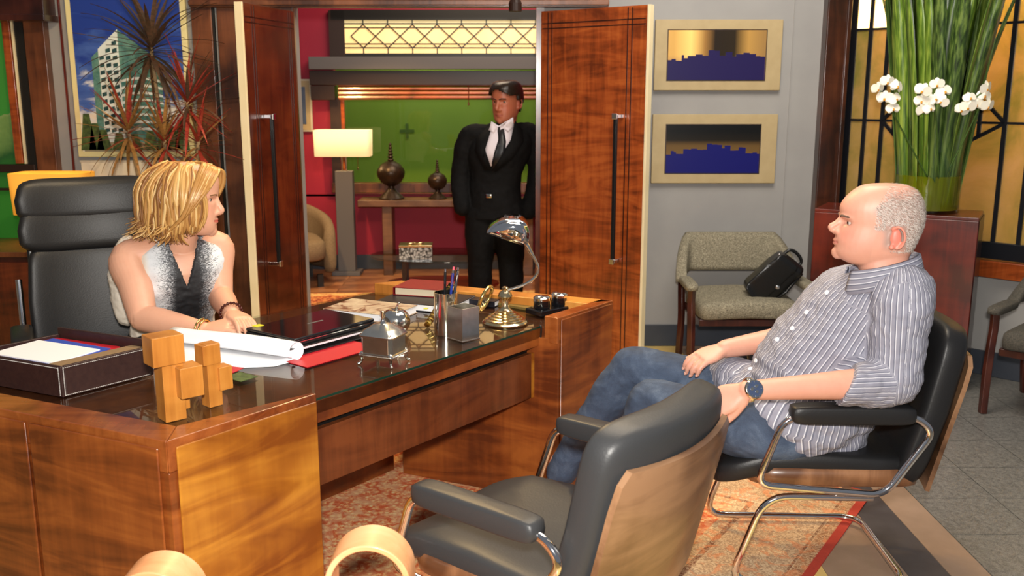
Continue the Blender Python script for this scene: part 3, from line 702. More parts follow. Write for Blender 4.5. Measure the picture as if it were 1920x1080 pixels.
# ---- tweed guest armchairs
def guest_chair(label, loc, rotz, fab):
    c = thing('guest_armchair', label, 'chair', loc, rotz, 'upholstered guest armchairs along the wall')
    MB().sell((0, 0.0, 0.405), (0.60, 0.56, 0.12), (0.22, 0.38), 36, 14, lambda p: (p.x, p.y, p.z+0.02*(1-(p.x/0.3)**2))).build('seat', fab, c, smooth=180)
    MB().box((0, 0, 0.345), (0.60, 0.50, 0.04)).build('seat_rail', 'chair_wood', c, bevel=0.005)
    # barrel back: wraps forward on both sides into the arms
    rows = []
    nseg = 26
    for j in range(nseg+1):
        t = -1+2*j/nseg; a = abs(t)
        x = 0.36*math.copysign(1-(1-a)**1.6 if a < 1 else 1, t)*1.0
        x = 0.36*math.sin(t*1.35)/math.sin(1.35)
        y = -0.30+0.40*max(a-0.62, 0)**1.25*2.1
        zt = 0.80-0.24*max((a-0.62)/0.38, 0)**1.3; zb = 0.56 - 0.012*max((a-0.62)/0.38, 0)
        zb = min(zb, zt-0.03); th = 0.035
        nx, ny = math.sin(t*1.2), -math.cos(t*1.2)
        ring = []
        for k in range(12):
            ph = 2*PI*k/12
            sq = lambda v_: math.copysign(abs(v_)**0.45, v_)
            o_, h_ = sq(math.cos(ph))*th, sq(math.sin(ph))
            lean = -0.05*((zt+zb)/2+h_*(zt-zb)/2-0.56)/0.25
            ring.append(Vector((x+nx*o_, y+ny*o_+lean, (zt+zb)/2+h_*(zt-zb)/2)))
        rows.append(ring)
    MB().rings(rows).build('backrest', fab, c, smooth=180)
    for s_ in (-1, 1):
        x = 0.345*s_
        MB().sell((x, 0.11, 0.555), (0.075, 0.30, 0.045), (0.35, 0.4), 20, 8).build('armrest', fab, c, smooth=180)
        MB().tube(smoothpath([(x, 0.255, 0.0), (x, 0.25, 0.22), (x, 0.235, 0.36), (x, 0.215, 0.47), (x, 0.22, 0.545)], 4), 0.026, 4, up=(0, 1, 0.4)).build('leg', 'chair_wood', c, bevel=0.005)
        MB().tube(smoothpath([(x*0.92, -0.29, 0.0), (x*0.92, -0.235, 0.25), (x*0.92, -0.26, 0.42), (x*0.92, -0.29, 0.57)], 4), 0.025, 4, up=(0, 1, 0.4)).build('leg', 'chair_wood', c, bevel=0.005)
    return c
guest_chair('grey tweed armchair holding the black handbag against the grey wall', (1.40, 5.66, 0), R(180), 'tweed')
guest_chair('dark tweed armchair cut off by the right edge of the photo', (2.93, 4.74, 0), R(134), 'tweed_dark')

# ---- mahogany plinth with vase
cC = Vector((2.56, 5.16, 0)); fd = Vector((-0.87, 0.49, 0)).normalized(); sd = Vector((-fd.y*-1, fd.x*-1, 0)); sd = Vector((0.49, 0.87, 0)).normalized()
PZ = 1.0
pts = [cC, cC+sd*0.37, cC+sd*0.37+fd*0.88, cC+fd*0.88]
ped = thing('display_plinth', 'tall mahogany display plinth behind the seated man', 'plinth', (cC.x, cC.y, 0))
rel = lambda p: (p.x-cC.x, p.y-cC.y)
MB().prism([rel(p) for p in pts], 0, PZ-0.02).build('body', 'mahogany', ped, bevel=0.004)
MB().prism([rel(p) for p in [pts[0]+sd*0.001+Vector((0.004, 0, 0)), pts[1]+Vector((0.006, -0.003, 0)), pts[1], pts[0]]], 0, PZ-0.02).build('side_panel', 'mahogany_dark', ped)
MB().prism([rel(p) for p in pts], PZ-0.02, PZ).build('top', 'mahogany', ped, bevel=0.004)

# ---- left credenza with lamp, behind the executive chair
cr = thing('credenza', 'dark wooden credenza at the far left below the window', 'credenza', (-3.08, 5.55, 0))
MB().box((0, 0, 0.40), (1.5, 0.5, 0.72)).build('body', 'mahogany_dark', cr, bevel=0.004)
MB().box((0, 0, 0.775), (1.56, 0.54, 0.03)).build('top', 'frame_wood', cr, bevel=0.005)
for x in (-0.375, 0.375):
    d = MB().box((x, -0.255, 0.41), (0.72, 0.016, 0.64)).build('door', 'door_dark', cr, bevel=0.004)
    MB().tube([(x+0.28*(1 if x < 0 else -1), -0.275, 0.5), (x+0.28*(1 if x < 0 else -1), -0.275, 0.38)], 0.006, 8).build('handle', 'chrome', d)
MB().box((0, 0, 0.02), (1.4, 0.42, 0.04)).build('plinth', 'black_line', cr)
tl = thing('table_lamp', 'glowing yellow drum lamp peeking over the executive chair', 'lamp', (-2.72, 5.62, 0.79))
pz = lambda w_, d_, z, e=0.35: [Vector((math.copysign(abs(math.cos(2*PI*i/40))**e, math.cos(2*PI*i/40))*w_/2, math.copysign(abs(math.sin(2*PI*i/40))**e, math.sin(2*PI*i/40))*d_/2, z)) for i in range(40)]
MB().rings([pz(0.42, 0.24, 0.18), pz(0.44, 0.25, 0.42)], cap=False).build('shade', 'yellow_shade', tl, smooth=60, solid=0.004)
MB().lathe([(0.001, 0), (0.08, 0), (0.08, 0.012), (0.015, 0.02), (0.012, 0.16), (0.03, 0.2), (0.001, 0.21)], (0, 0, 0), 20).build('base', 'brass', tl, smooth=40)
light('lamp_bulb', 'POINT', (-2.72, 5.62, 1.09), (0, 0, 0), 4, (1, 0.66, 0.25), 0.04)
bd = thing('pin_board', 'plain cream board standing behind the blonde woman', 'board', (-2.46, 6.05, 0))
MB().box((0, 0, 0.62), (0.54, 0.03, 1.24)).build('panel', 'white_cloth', bd, bevel=0.004)
MB().box((0, 0.002, 1.245), (0.55, 0.036, 0.012)).build('edge', 'frame_pale', bd)
wc = thing('paper_tray', 'white paper bundle on the credenza at the left edge', 'papers', (-2.50, 5.38, 0.79))
for k in range(3): MB().box((-0.02*k, 0.01*k, 0.02+0.03*k), (0.22, 0.26, 0.024), rot=(0, 0, 0.1*k)).build('sheet_stack', 'white_cloth', wc, bevel=0.004)
MB().tube(smoothpath([(-0.05, -0.05, 0.09), (-0.06, -0.05, 0.2), (0.03, -0.05, 0.2), (0.04, -0.05, 0.09)], 5), 0.006, 6).build('wire_handle', 'brass', wc)

# ---- lounge furniture
ct = thing('console_table', 'slim brown console table under the lounge window', 'console', (-0.55, 8.78, 0))
MB().prism([(-0.86, -0.16), (0.9, -0.16), (0.9, 0.16), (-0.86, 0.16)], 0.645, 0.705).build('top', 'console_wood', ct, bevel=0.006)
for x in (-0.6, 0.7): MB().box((x, 0, 0.3225), (0.09, 0.22, 0.645)).build('leg', 'console_wood', ct, bevel=0.005)
def finial(label, loc, s_):
    u = thing('finial_ornament', label, 'ornament', loc, 0, 'bronze finials on the console')
    k = lambda pr: [(r*s_, z*s_) for r, z in pr]
    MB().lathe(k([(0.001, 0), (0.115, 0), (0.115, 0.012), (0.095, 0.03), (0.05, 0.07), (0.028, 0.10), (0.028, 0.12), (0.001, 0.12)]), (0, 0, 0), 28).build('foot', 'bronze', u, smooth=40)
    MB().lathe(k([(0.001, 0.11), (0.03, 0.115), (0.09, 0.15), (0.12, 0.20), (0.126, 0.235), (0.12, 0.262), (0.09, 0.305), (0.04, 0.335), (0.001, 0.34)]), (0, 0, 0), 32).build('ball', 'bronze', u, smooth=60)
    pr = [(0.001, 0.33)]
    for j in range(6):
        z = 0.335+j*0.027; r = 0.030-0.0035*j
        pr += [(r*0.62, z), (r, z+0.010), (r, z+0.016), (r*0.62, z+0.026)]
    pr.append((0.001, 0.50))
    MB().lathe(k(pr), (0, 0, 0), 18).build('spire', 'bronze', u, smooth=50)
mat('bronze', lin(44, 32, 22), lin(58, 42, 28), 60, 0.35, 0.4, bmp=0.25, bdist=0.004)
finial('larger bronze finial ornament on the lounge console', (-1.115, 8.76, 0.705), 1.03)
finial('smaller bronze finial ornament beside the standing man', (-0.688, 8.76, 0.705), 0.72)
fl2 = thing('floor_lamp', 'floor lamp with lit cream drum shade in the lounge', 'lamp', (-1.54, 8.74, 0))
MB().box((0, 0, 0.018), (0.26, 0.2, 0.036)).build('base', 'shelf_grey', fl2, bevel=0.004)
MB().box((0, 0, 0.50), (0.16, 0.10, 0.93)).build('column', 'shelf_grey', fl2, bevel=0.004)
for x in (-0.02, 0.02): MB().tube([(x, 0, 0.96), (x, 0, 1.2)], 0.010, 10).build('rod', 'brass', fl2, smooth=60)
MB().rings([pz(0.50, 0.26, 1.10, 0.25), pz(0.51, 0.26, 1.335, 0.25)], cap=False).build('shade', 'lit_shade', fl2, smooth=50, solid=0.004)
MB().tube([(0.13, -0.02, 1.12), (0.13, -0.02, 1.0)], 0.002, 5).lathe([(0.001, 0), (0.007, 0.003), (0.005, 0.02), (0.001, 0.022)], (0.13, -0.02, 0.975), 8).build('pull_chain', 'brass', fl2)
light('lamp_bulb', 'POINT', (-1.54, 8.74, 1.22), (0, 0, 0), 3, (1, 0.75, 0.42), 0.04)
ac = thing('tub_armchair', 'brown fabric tub armchair partly hidden by the left door', 'chair', (-2.02, 8.30, 0), R(200))
rows = []
for j in range(25):
    a = R(-20)+R(220)*j/24; zt = 0.44+0.26*math.sin(max(min((a-R(-20))/R(220)*PI, PI), 0))**0.8
    ring = []
    for k in range(12):
        ph = 2*PI*k/12; sq = lambda v_: math.copysign(abs(v_)**0.5, v_)
        r = 0.40+sq(math.cos(ph))*0.055; z = (zt+0.10)/2+sq(math.sin(ph))*(zt-0.10)/2
        ring.append(Vector((r*math.cos(a), -r*math.sin(a), z)))
    rows.append(ring)
MB().rings(rows).build('shell', 'brown_fabric', ac, smooth=180)
MB().sell((0, 0.06, 0.33), (0.66, 0.70, 0.20), (0.4, 0.4), 32, 12).build('seat_cushion', 'brown_fabric', ac, smooth=180)
for x, y in ((-0.27, 0.25), (0.27, 0.25), (-0.25, -0.25), (0.25, -0.25)):
    MB().box((x, y, 0.055), (0.05, 0.05, 0.11)).build('leg', 'black_line', ac)
cf = thing('coffee_table', 'oval glass coffee table with wooden lower shelf in the lounge', 'table', (-0.55, 7.35, 0.0056))
MB().lathe([(0.001, 0.405), (0.56, 0.405), (0.565, 0.411), (0.56, 0.417), (0.001, 0.417)], (0, 0, 0), 48).build('glass_top', 'glass_top', cf, smooth=40)
cf.children[0].scale = (1.0, 0.62, 1.0)
MB().lathe([(0.001, 0.17), (0.44, 0.17), (0.45, 0.185), (0.44, 0.2), (0.001, 0.2)], (0, 0, 0), 48).build('lower_shelf', 'mahogany', cf, smooth=40)
cf.children[1].scale = (1.0, 0.58, 1.0)
for a in (0.5, 2.64, 3.64, 5.78):
    MB().box((0.33*math.cos(a), 0.2*math.sin(a), 0.2025), (0.03, 0.03, 0.405)).build('leg', 'mahogany_dark', cf)
def mosaic():
    m, n, b = _nt('mosaic_silver')
    vo = n.nodes.new('ShaderNodeTexVoronoi'); vo.inputs['Scale'].default_value = 60; vo.distance = 'CHEBYCHEV'
    n.links.new(coords(n), vo.inputs['Vector'])
    n.links.new(ramp(n, vo.outputs['Distance'], [(0.3, lin(200, 200, 196)), (0.55, lin(60, 58, 56))]), b.inputs['Base Color'])
    b.inputs['Roughness'].default_value = 0.3; b.inputs['Metallic'].default_value = 0.3
mosaic()
kb = thing('keepsake_box', 'silver patterned box on the glass coffee table', 'box', (-0.74, 7.22, 0.4226), R(3))
MB().box((0, 0, 0.045), (0.25, 0.16, 0.09)).build('body', 'mosaic_silver', kb, bevel=0.003)
MB().box((0, 0, 0.098), (0.256, 0.166, 0.016)).build('lid', 'brass', kb, bevel=0.003)
mf = MB()
for k in range(4):
    a = k*PI/2+0.4; mf.sell((0.04*math.cos(a), 0.03*math.sin(a), 0.112), (0.06, 0.026, 0.012), (1, 1), 10, 6, None, (0, 0, a))
mf.build('clasp', 'brass', kb, smooth=180)
fp = thing('framed_picture', 'pale framed picture on the red lounge wall', 'picture', (-1.98, YF-0.02, 1.55))
MB().box((0, 0, 0), (0.24, 0.03, 0.48)).build('frame', 'frame_pale', fp, bevel=0.004)
MB().box((0, -0.016, 0), (0.21, 0.008, 0.45)).build('mount', 'mount_tan', fp)
MB().box((0, -0.021, 0), (0.13, 0.006, 0.34)).build('print', 'far_print', fp)

# ---- pictures on the grey wall
def skyline_print(name, warm):
    m, n, b = _nt(name)
    v = coords(n); sx = n.nodes.new('ShaderNodeSeparateXYZ'); n.links.new(v, sx.inputs[0])
    z = sx.outputs['Z']; x = sx.outputs['X']
    if warm:
        c = ramp(n, mathn(n, 'ADD', mathn(n, 'MULTIPLY', x, 1.6), 0.5), [(0.05, lin(206, 160, 84)), (0.22, lin(250, 206, 118)), (0.36, lin(150, 110, 56)), (0.46, lin(34, 24, 12)), (0.66, lin(40, 30, 14)), (0.80, lin(176, 136, 70)), (0.95, lin(150, 116, 66))])
        c = mixc(n, ramp(n, mathn(n, 'ADD', mathn(n, 'MULTIPLY', z, 4), 0.5), [(0.0, (1, 1, 1)), (0.5, (0, 0, 0))]), c, lin(96, 70, 84))
    else:
        c = ramp(n, mathn(n, 'ADD', mathn(n, 'MULTIPLY', z, 3.6), 0.5), [(0.3, lin(110, 84, 44)), (0.58, lin(96, 72, 36)), (0.70, lin(26, 20, 10)), (0.9, lin(8, 8, 6))])
    n.links.new(c, b.inputs['Base Color']); b.inputs['Roughness'].default_value = 0.25
skyline_print('print_warm', True); skyline_print('print_night', False)
mat('skyline_blue', lin(20, 20, 96), rough=0.25); mat('skyline_dusk', lin(34, 26, 74), rough=0.25)
def skyline_pic(label, cx, cz, w_, h_, pw, ph, mt, sky, seed, dx):
    p = thing('framed_skyline_print', label, 'picture', (cx, YW-0.018, cz), 0, 'skyline prints on the grey wall')
    MB().box((0, 0.0, 0), (w_, 0.03, h_)).build('frame', 'mount_tan', p, bevel=0.004)
    MB().box((dx, -0.0155, 0), (pw+0.012, 0.004, ph+0.012)).build('bevel', 'dark_frame', p)
    MB().box((dx, -0.018, 0), (pw, 0.004, ph)).build('print', mt, p)
    rd = random.Random(seed); x = -pw/2; m = MB()
    while x < pw/2-0.004:
        ww = min(rd.uniform(0.014, 0.05), pw/2-x); hh = ph*(0.40+0.16*math.sin((x/pw+0.5)*PI))*rd.uniform(0.86, 1.12)
        m.box((dx+x+ww/2, -0.021, -ph/2+hh/2), (ww, 0.002, hh)); x += ww
    m.build('skyline', sky, p)
skyline_pic('warm golden skyline print in tan frame, upper of the pair', 1.30, 1.902, 0.80, 0.435, 0.615, 0.305, 'print_warm', 'skyline_dusk', 3, -0.01)
skyline_pic('dark blue night skyline print in tan frame, lower of the pair', 1.30, 1.316, 0.80, 0.44, 0.60, 0.305, 'print_night', 'skyline_blue', 9, -0.01)

# ---- poster of an office tower
po = thing('tower_poster', 'large framed poster of a curved glass office tower', 'poster', (-2.415, YW-0.02, 1.80))
PW, PH = 0.75, 1.07
mat('frame_cream', lin(222, 208, 150), rough=0.5)
MB().box((0, 0, 0), (PW, 0.03, PH)).build('frame', 'frame_cream', po, bevel=0.004)
def sky_print():
    m, n, b = _nt('poster_sky')
    v = coords(n); sx = n.nodes.new('ShaderNodeSeparateXYZ'); n.links.new(v, sx.inputs[0])
    f = noise(n, coords(n, (1.2, 1, 3)), 3.2, 5, 0.6, 0.4)
    a = mathn(n, 'ADD', mathn(n, 'MULTIPLY', sx.outputs['Z'], -0.75), f)
    n.links.new(ramp(n, a, [(0.34, lin(36, 60, 140)), (0.55, lin(70, 100, 170)), (0.66, lin(212, 214, 214)), (0.8, lin(232, 222, 200))]), b.inputs['Base Color'])
    b.inputs['Roughness'].default_value = 0.3
sky_print()
MB().box((0, -0.016, 0), (PW-0.07, 0.004, PH-0.07)).build('print', 'poster_sky', po)
mat('tower_white', lin(214, 222, 214), rough=0.4); mat('tower_glass', lin(66, 112, 104), lin(110, 150, 136), 30, 0.25)
mat('tower_dark', lin(38, 62, 66), lin(60, 92, 88), 30, 0.25); mat('tower_tree', lin(40, 58, 24), lin(84, 104, 48), 40, 0.6); mat('tower_ground', lin(150, 140, 110), rough=0.6)
y_ = -0.0195
def quad(m, a, b_, c, d): m.add([Vector((p[0], y_, p[1])) for p in (a, b_, c, d)], [(0, 1, 2, 3)])
mt_ = MB()
mt_.m = 4; quad(mt_, (-0.33, -0.50), (0.33, -0.50), (0.33, -0.44), (-0.33, -0.44))
mt_.m = 1; quad(mt_, (-0.235, -0.44), (-0.19, -0.44), (-0.19, 0.13), (-0.235, 0.09))
mt_.m = 0; quad(mt_, (-0.19, -0.44), (-0.06, -0.44), (-0.06, 0.26), (-0.19, 0.14))
mt_.m = 1; quad(mt_, (-0.06, -0.44), (0.20, -0.44), (0.20, 0.06), (-0.06, 0.26))
y_ = -0.0205
for k in range(13):                              # floors of the curved front
    z0 = -0.38+k*0.045
    xs = [-0.06+0.26*i/8 for i in range(9)]
    top = lambda x: 0.26-(x+0.06)/0.26*0.20
    for i in range(8):
        za = z0+0.03*(xs[i]+0.06)*-0.6+0.02*math.sin((xs[i]+0.06)/0.26*PI); zb = z0+0.03*(xs[i+1]+0.06)*-0.6+0.02*math.sin((xs[i+1]+0.06)/0.26*PI)
        if za+0.02 < top(xs[i+1])-0.01:
            mt_.m = 0 if k < 8 else 1; quad(mt_, (xs[i], za), (xs[i+1], zb), (xs[i+1], zb+0.016), (xs[i], za+0.016))
    for i in range(3):
        x0 = -0.185+i*0.042; zt = 0.14+(x0+0.19)/0.13*0.12
        if z0+0.03 < zt: mt_.m = 2; quad(mt_, (x0, z0), (x0+0.03, z0+0.008), (x0+0.03, z0+0.032), (x0, z0+0.024))
y_ = -0.021
mt_.m = 3
for x, h in ((-0.30, 0.2), (-0.25, 0.14), (-0.2, 0.1), (-0.1, 0.08), (0.0, 0.07), (0.1, 0.09), (0.18, 0.07), (0.24, 0.12), (0.3, 0.16)):
    quad(mt_, (x-0.05, -0.49), (x+0.05, -0.49), (x+0.02, -0.46+h), (x-0.02, -0.46+h))
mt_.build('tower_picture', ['tower_white', 'tower_glass', 'tower_dark', 'tower_tree', 'tower_ground'], po)

# ---- foreground bentwood armchair (only its arm loops reach into the frame)
bc = thing('bentwood_chair', 'blurred tan bentwood armchair at the bottom edge in the foreground', 'chair', (-0.56, 1.66, 0.0056))
def arm_loop(x, ht):
    rows = []
    for j in range(25):
        t = j/24; a = PI*t
        cx, cz = x-0.098*math.cos(a)*1.0, ht-0.10+0.10*math.sin(a)
        if t <= 0: cz = 0.3
        nx, nz = -math.cos(a), math.sin(a)
        ring = []
        for (w_, th) in ((-0.055, 0), (0.055, 0), (0.055, 0.014), (-0.055, 0.014)):
            ring.append(Vector((cx-nx*th, 0.36+w_, cz-nz*th)))
        rows.append(ring)
    lo = [[Vector((p.x, p.y, 0.0)) for p in rows[0]], [Vector((p.x, p.y, ht-0.10)) for p in rows[0]]]
    rows[0] = lo[1]
    hi = [Vector((p.x, p.y, 0.0)) for p in rows[-1]]
    MB().rings([lo[0]]+rows+[hi]).build('arm_loop', 'bentwood', bc, smooth=40, bevel=0.003)
arm_loop(0.232, 0.675); arm_loop(-0.262, 0.61)
MB().sell((0, 0.14, 0.40), (0.46, 0.46, 0.05), (0.4, 0.4), 28, 8).build('seat', 'bentwood', bc, smooth=180)
MB().sell((0, -0.10, 0.62), (0.44, 0.03, 0.30), (0.4, 0.3), 28, 10, lambda p: (p.x, p.y-0.06*(p.x/0.22)**2*-1, p.z), (R(12), 0, 0)).build('backrest', 'bentwood', bc, smooth=180)
for x in (-0.2, 0.2): MB().tube([(x, -0.12, 0.0), (x, -0.07, 0.45), (x, -0.10, 0.6)], 0.018, 8).build('leg', 'bentwood', bc, smooth=60)
for x in (-1, 1): MB().bar((0.20*x, 0.30, 0.38), (0.16*x, 0.34, 0.38), 0.03, 0.02).build('stretcher', 'bentwood', bc)
# ================================================================== THINGS ON THE DESK
DZ = GT+0.0056+0.0008                       # desk surface
EROT = math.atan2(-DE.y, -DE.x)             # along -DE (towards the right end, nearer the camera)
# ---- leather tray
cn = Vector((-1.388, 2.80, 0)); te = -DE
tr = thing('desk_tray', 'dark brown leather desk tray with white stitching', 'tray', (cn.x, cn.y, DZ))
def tp(u, v_, z): p = DE*u+DF*v_; return Vector((p.x, p.y, z))
def tbox(m, u0, u1, v0, v1, z0, z1): m.prism([tuple(tp(*k, 0))[:2] for k in ((u0, v0), (u0, v1), (u1, v1), (u1, v0))], z0, z1)
TU, TV, TH = 0.42, 0.31, 0.10
for nm, a in (('side_wall', (0, TU, 0, 0.012)), ('side_wall', (0, TU, TV-0.012, TV)), ('side_wall', (0, 0.012, 0.0125, TV-0.0125)), ('side_wall', (TU-0.012, TU, 0.0125, TV-0.0125))):
    m = MB(); tbox(m, *a, 0, TH if a[3] != TV else TH+0.022); m.build(nm, 'tray_leather', tr, bevel=0.003)
m = MB(); tbox(m, 0.012, TU-0.012, 0.012, TV-0.012, 0.001, 0.006); m.build('bottom', 'tray_leather', tr)
m = MB(); tbox(m, 0.0122, 0.075, 0.0125, TV-0.0125, TH-0.014, TH-0.002); m.build('ledge', 'tray_inner', tr, bevel=0.003)
m = MB()
for k in range(22):
    z = 0.006+k*0.0042
    for (u, v_) in ((-0.0012, 0.008), (0.008, -0.0012)): p = tp(u, v_, z+0.0012); m.box(p, (0.0022, 0.0022, 0.0026))
for k in range(70):
    p = tp(0.01+k*0.0056, -0.0008, TH-0.006); m.box(p, (0.003, 0.003, 0.0016))
    if k < 50: p = tp(-0.0008, 0.01+k*0.0058, TH-0.006); m.box(p, (0.003, 0.003, 0.0016)); p = tp(-0.0008, 0.01+k*0.0058, 0.006); m.box(p, (0.003, 0.003, 0.0016))
m.build('stitching', 'stitch', tr)['kind'] = 'stuff'
def sheet(name, label, cat, c, lx, ly, rz, mt, z0, th, grp=None):
    o = MB().box((0, 0, th/2), (lx, ly, th)).build(name, mt, None, (c.x, c.y, z0), (0, 0, rz)); return tag(o, label, cat, grp)
ctr = cn+DE*0.235+DF*0.155
sheet('folder', 'red folder lowest in the leather tray', 'folder', ctr, 0.30, 0.26, EROT+0.01, 'red_card', DZ+0.007, 0.082)
sheet('paper_sheet', 'blue sheet of paper between red folder and white sheets in the tray', 'paper', ctr-DF*0.012-DE*0.004, 0.285, 0.22, EROT-0.05, 'blue_card', DZ+0.0896, 0.003)
sheet('paper_sheet', 'white sheets on top of the pile in the leather tray', 'paper', ctr-DF*0.034-DE*0.004, 0.285, 0.18, EROT+0.0, 'paper', DZ+0.0931, 0.004)
# ---- wooden block figures
def blocks(label, base, sc, rz, parts):
    t = thing('block_figure', label, 'sculpture', (base[0], base[1], DZ), rz, 'stacked wooden block figures')
    for nm, c, sz in parts: MB().box([k*sc for k in c], [k*sc for k in sz]).build(nm, 'block_wood', t, bevel=0.0025*sc)
blocks('taller honey coloured wooden block figure on the desk corner', (-0.985, 2.615), 1.0, R(42),
       [('column', (0, 0, 0.125), (0.062, 0.062, 0.25)), ('head_block', (-0.012, -0.004, 0.212), (0.092, 0.075, 0.085)), ('shoulder_block', (0.040, -0.030, 0.115), (0.068, 0.070, 0.090)), ('hip_block', (0.036, 0.012, 0.052), (0.03, 0.05, 0.06))])
blocks('smaller honey coloured wooden block figure on the desk corner', (-0.905, 2.735), 0.72, R(48),
       [('column', (0, 0, 0.135), (0.062, 0.062, 0.27)), ('head_block', (-0.008, 0, 0.225), (0.08, 0.068, 0.085)), ('shoulder_block', (0.045, -0.012, 0.115), (0.06, 0.066, 0.10))])
# ---- rolled drawing sheets
ro = thing('drawing_roll', 'loosely rolled white drawing sheets in front of the laptop', 'paper', (-0.770, 3.200, DZ), 0)
def roll(r0, lift, off, name, tail):
    prof = [(-tail, 0.0), (-tail*0.6, 0.0), (-tail*0.3, 0.0), (-0.02, 0.0)]
    for k in range(22):
        a = -PI/2 + 1.75*PI*k/21; r = r0*(1-0.12*k/21)
        prof.append((0.02+r*math.cos(a), r0+r*math.sin(a)))
    n_ = 14; vs = []; fs = []
    for i in range(n_):
        u = 0.56*i/(n_-1)
        cut = min(0.30, 0.06+u*0.9) if u < 0.3 else 0.30-0.10*(u-0.3)
        for (f_, z) in prof:
            f2_ = f_ if f_ > -0.021 else -0.02+(f_+0.02)*min(cut/0.28, 1.0)
            p = DE*(u+off)+DF*f2_; vs.append((p.x, p.y, z+lift+0.004*math.sin(u*9)*(z/0.06)))
    k = len(prof)
    for i in range(n_-1):
        for j in range(k-1): fs.append((i*k+j, i*k+j+1, (i+1)*k+j+1, (i+1)*k+j))
    MB().add(vs, fs).build(name, 'paper', ro, smooth=180, solid=0.0012)
roll(0.034, 0.001, 0.0, 'sheet', 0.28); roll(0.029, 0.0035, 0.012, 'sheet', 0.25)
pc = Vector((-0.985, 3.075, 0))
sheet('folder', 'red card lying on the white drawing sheets', 'folder', pc+DE*0.04, 0.20, 0.09, EROT+0.1, 'red_card', DZ+0.006, 0.002)
sheet('photo_card', 'small dark green photo print beside the wooden block figures', 'photo', Vector((-0.895, 3.0, 0)), 0.09, 0.07, EROT-0.2, 'tower_tree', DZ+0.006, 0.0015)
# ---- binder, laptop
sheet('folder', 'red folder sticking out under the laptop binder', 'folder', Vector((-0.70, 3.34, 0)), 0.26, 0.34, DROT-PI/2, 'red_card', DZ, 0.002)
bn = thing('ring_binder', 'thick black binder under the laptop', 'binder', (-0.775, 3.50, DZ+0.0025), DROT)
for z in (0.0, 0.028): MB().box((0, 0, z+0.002), (0.44, 0.31, 0.004)).build('cover', 'black_plastic', bn, bevel=0.001)
MB().box((0, 0.0, 0.016), (0.425, 0.295, 0.0235)).build('pages', 'paper', bn)
for p in bn.children:
    if p.name.startswith('pages'): p.scale = (1, 1, 0.4); p.location.z = 0.0165
MB().box((0, 0.153, 0.016), (0.44, 0.004, 0.032)).build('spine', 'black_plastic', bn)
lp = thing('laptop', 'closed glossy black laptop on the desk', 'laptop', (-0.765, 3.51, DZ+0.0352), DROT+0.02)
MB().box((0, 0, 0.008), (0.40, 0.275, 0.016)).build('base', 'black_plastic', lp, bevel=0.004)
MB().box((0, 0, 0.0225), (0.40, 0.275, 0.012)).build('lid', 'black_gloss', lp, bevel=0.005, seg=3)
MB().box((0, -0.1385, 0.014), (0.36, 0.002, 0.003)).build('trim_line', 'chrome', lp)
MB().box((0.02, 0.0, 0.0288), (0.075, 0.010, 0.0006)).build('logo', 'shelf_grey', lp)
sheet('sticky_note', 'yellow sticky note at the corner of the laptop', 'note', G(484, 618, 0.80), 0.035, 0.03, DROT, 'yellow_tab', DZ+0.0640, 0.001)
# ---- silver casket
bx = thing('silver_casket', 'footed silver casket with knob lid near the glass edge', 'box', (-0.447, 3.19, DZ), EROT)
bw, bd_ = 0.125, 0.11
oct_ = lambda w_, d_, c_: [(-w_/2+c_, -d_/2), (w_/2-c_, -d_/2), (w_/2, -d_/2+c_), (w_/2, d_/2-c_), (w_/2-c_, d_/2), (-w_/2+c_, d_/2), (-w_/2, d_/2-c_), (-w_/2, -d_/2+c_)]
MB().prism(oct_(bw, bd_, 0.012), 0.040, 0.100).build('body', 'silver', bx, bevel=0.002)
m = MB(); m.prism(oct_(bw+0.010, bd_+0.010, 0.013), 0.038, 0.043); m.build('base_band', 'silver_bright', bx, bevel=0.0015)
R3 = lambda w_, d_, z: [Vector((x, y, z)) for x, y in oct_(w_, d_, 0.012)]
ld = MB().rings([R3(bw+0.010, bd_+0.010, 0.1005), R3(bw+0.012, bd_+0.012, 0.106), R3(bw+0.004, bd_+0.004, 0.110), R3(bw-0.010, bd_-0.010, 0.122), R3(bw-0.03, bd_-0.03, 0.128), R3(bw-0.06, bd_-0.06, 0.140), R3(0.03, 0.03, 0.143)]).build('lid', 'silver', bx, smooth=30)
MB().lathe([(0.001, 0.142), (0.014, 0.143), (0.008, 0.15), (0.007, 0.162), (0.010, 0.168), (0.0085, 0.18), (0.010, 0.184), (0.001, 0.187)], (0, 0, 0), 16).build('knob', 'silver_bright', ld, smooth=50)
m = MB()
for k in range(22):
    for s_ in (-1, 1):
        m.sell((-bw/2+0.004+k*0.0056, s_*(bd_/2-0.004), 0.1145), (0.0042, 0.007, 0.005), (1, 1), 6, 4); m.sell((-bw/2+0.004+k*0.0056, s_*(bd_/2+0.005), 0.0365), (0.0042, 0.005, 0.006), (1, 1), 6, 4)
for k in range(18):
    for s_ in (-1, 1):
        m.sell((s_*(bw/2-0.004), -bd_/2+0.006+k*0.0056, 0.1145), (0.007, 0.0042, 0.005), (1, 1), 6, 4); m.sell((s_*(bw/2+0.005), -bd_/2+0.006+k*0.0056, 0.0365), (0.005, 0.0042, 0.006), (1, 1), 6, 4)
m.build('beading', 'silver_bright', bx, smooth=180)['kind'] = 'stuff'
for sx_ in (-1, 1):
    for sy_ in (-1, 1):
        px_, py_ = sx_*(bw/2-0.004), sy_*(bd_/2-0.004)
        MB().tube(smoothpath([(px_*0.92, py_*0.92, 0.042), (px_*1.02, py_*1.02, 0.034), (px_*1.0, py_*1.0, 0.018), (px_*1.08, py_*1.08, 0.006), (px_*1.2, py_*1.2, 0.004)], 4), [0.010]*5+[0.007]*4+[0.005]*4+[0.0055]*3+[0.003], 8).build('foot', 'silver_bright', bx, smooth=180)
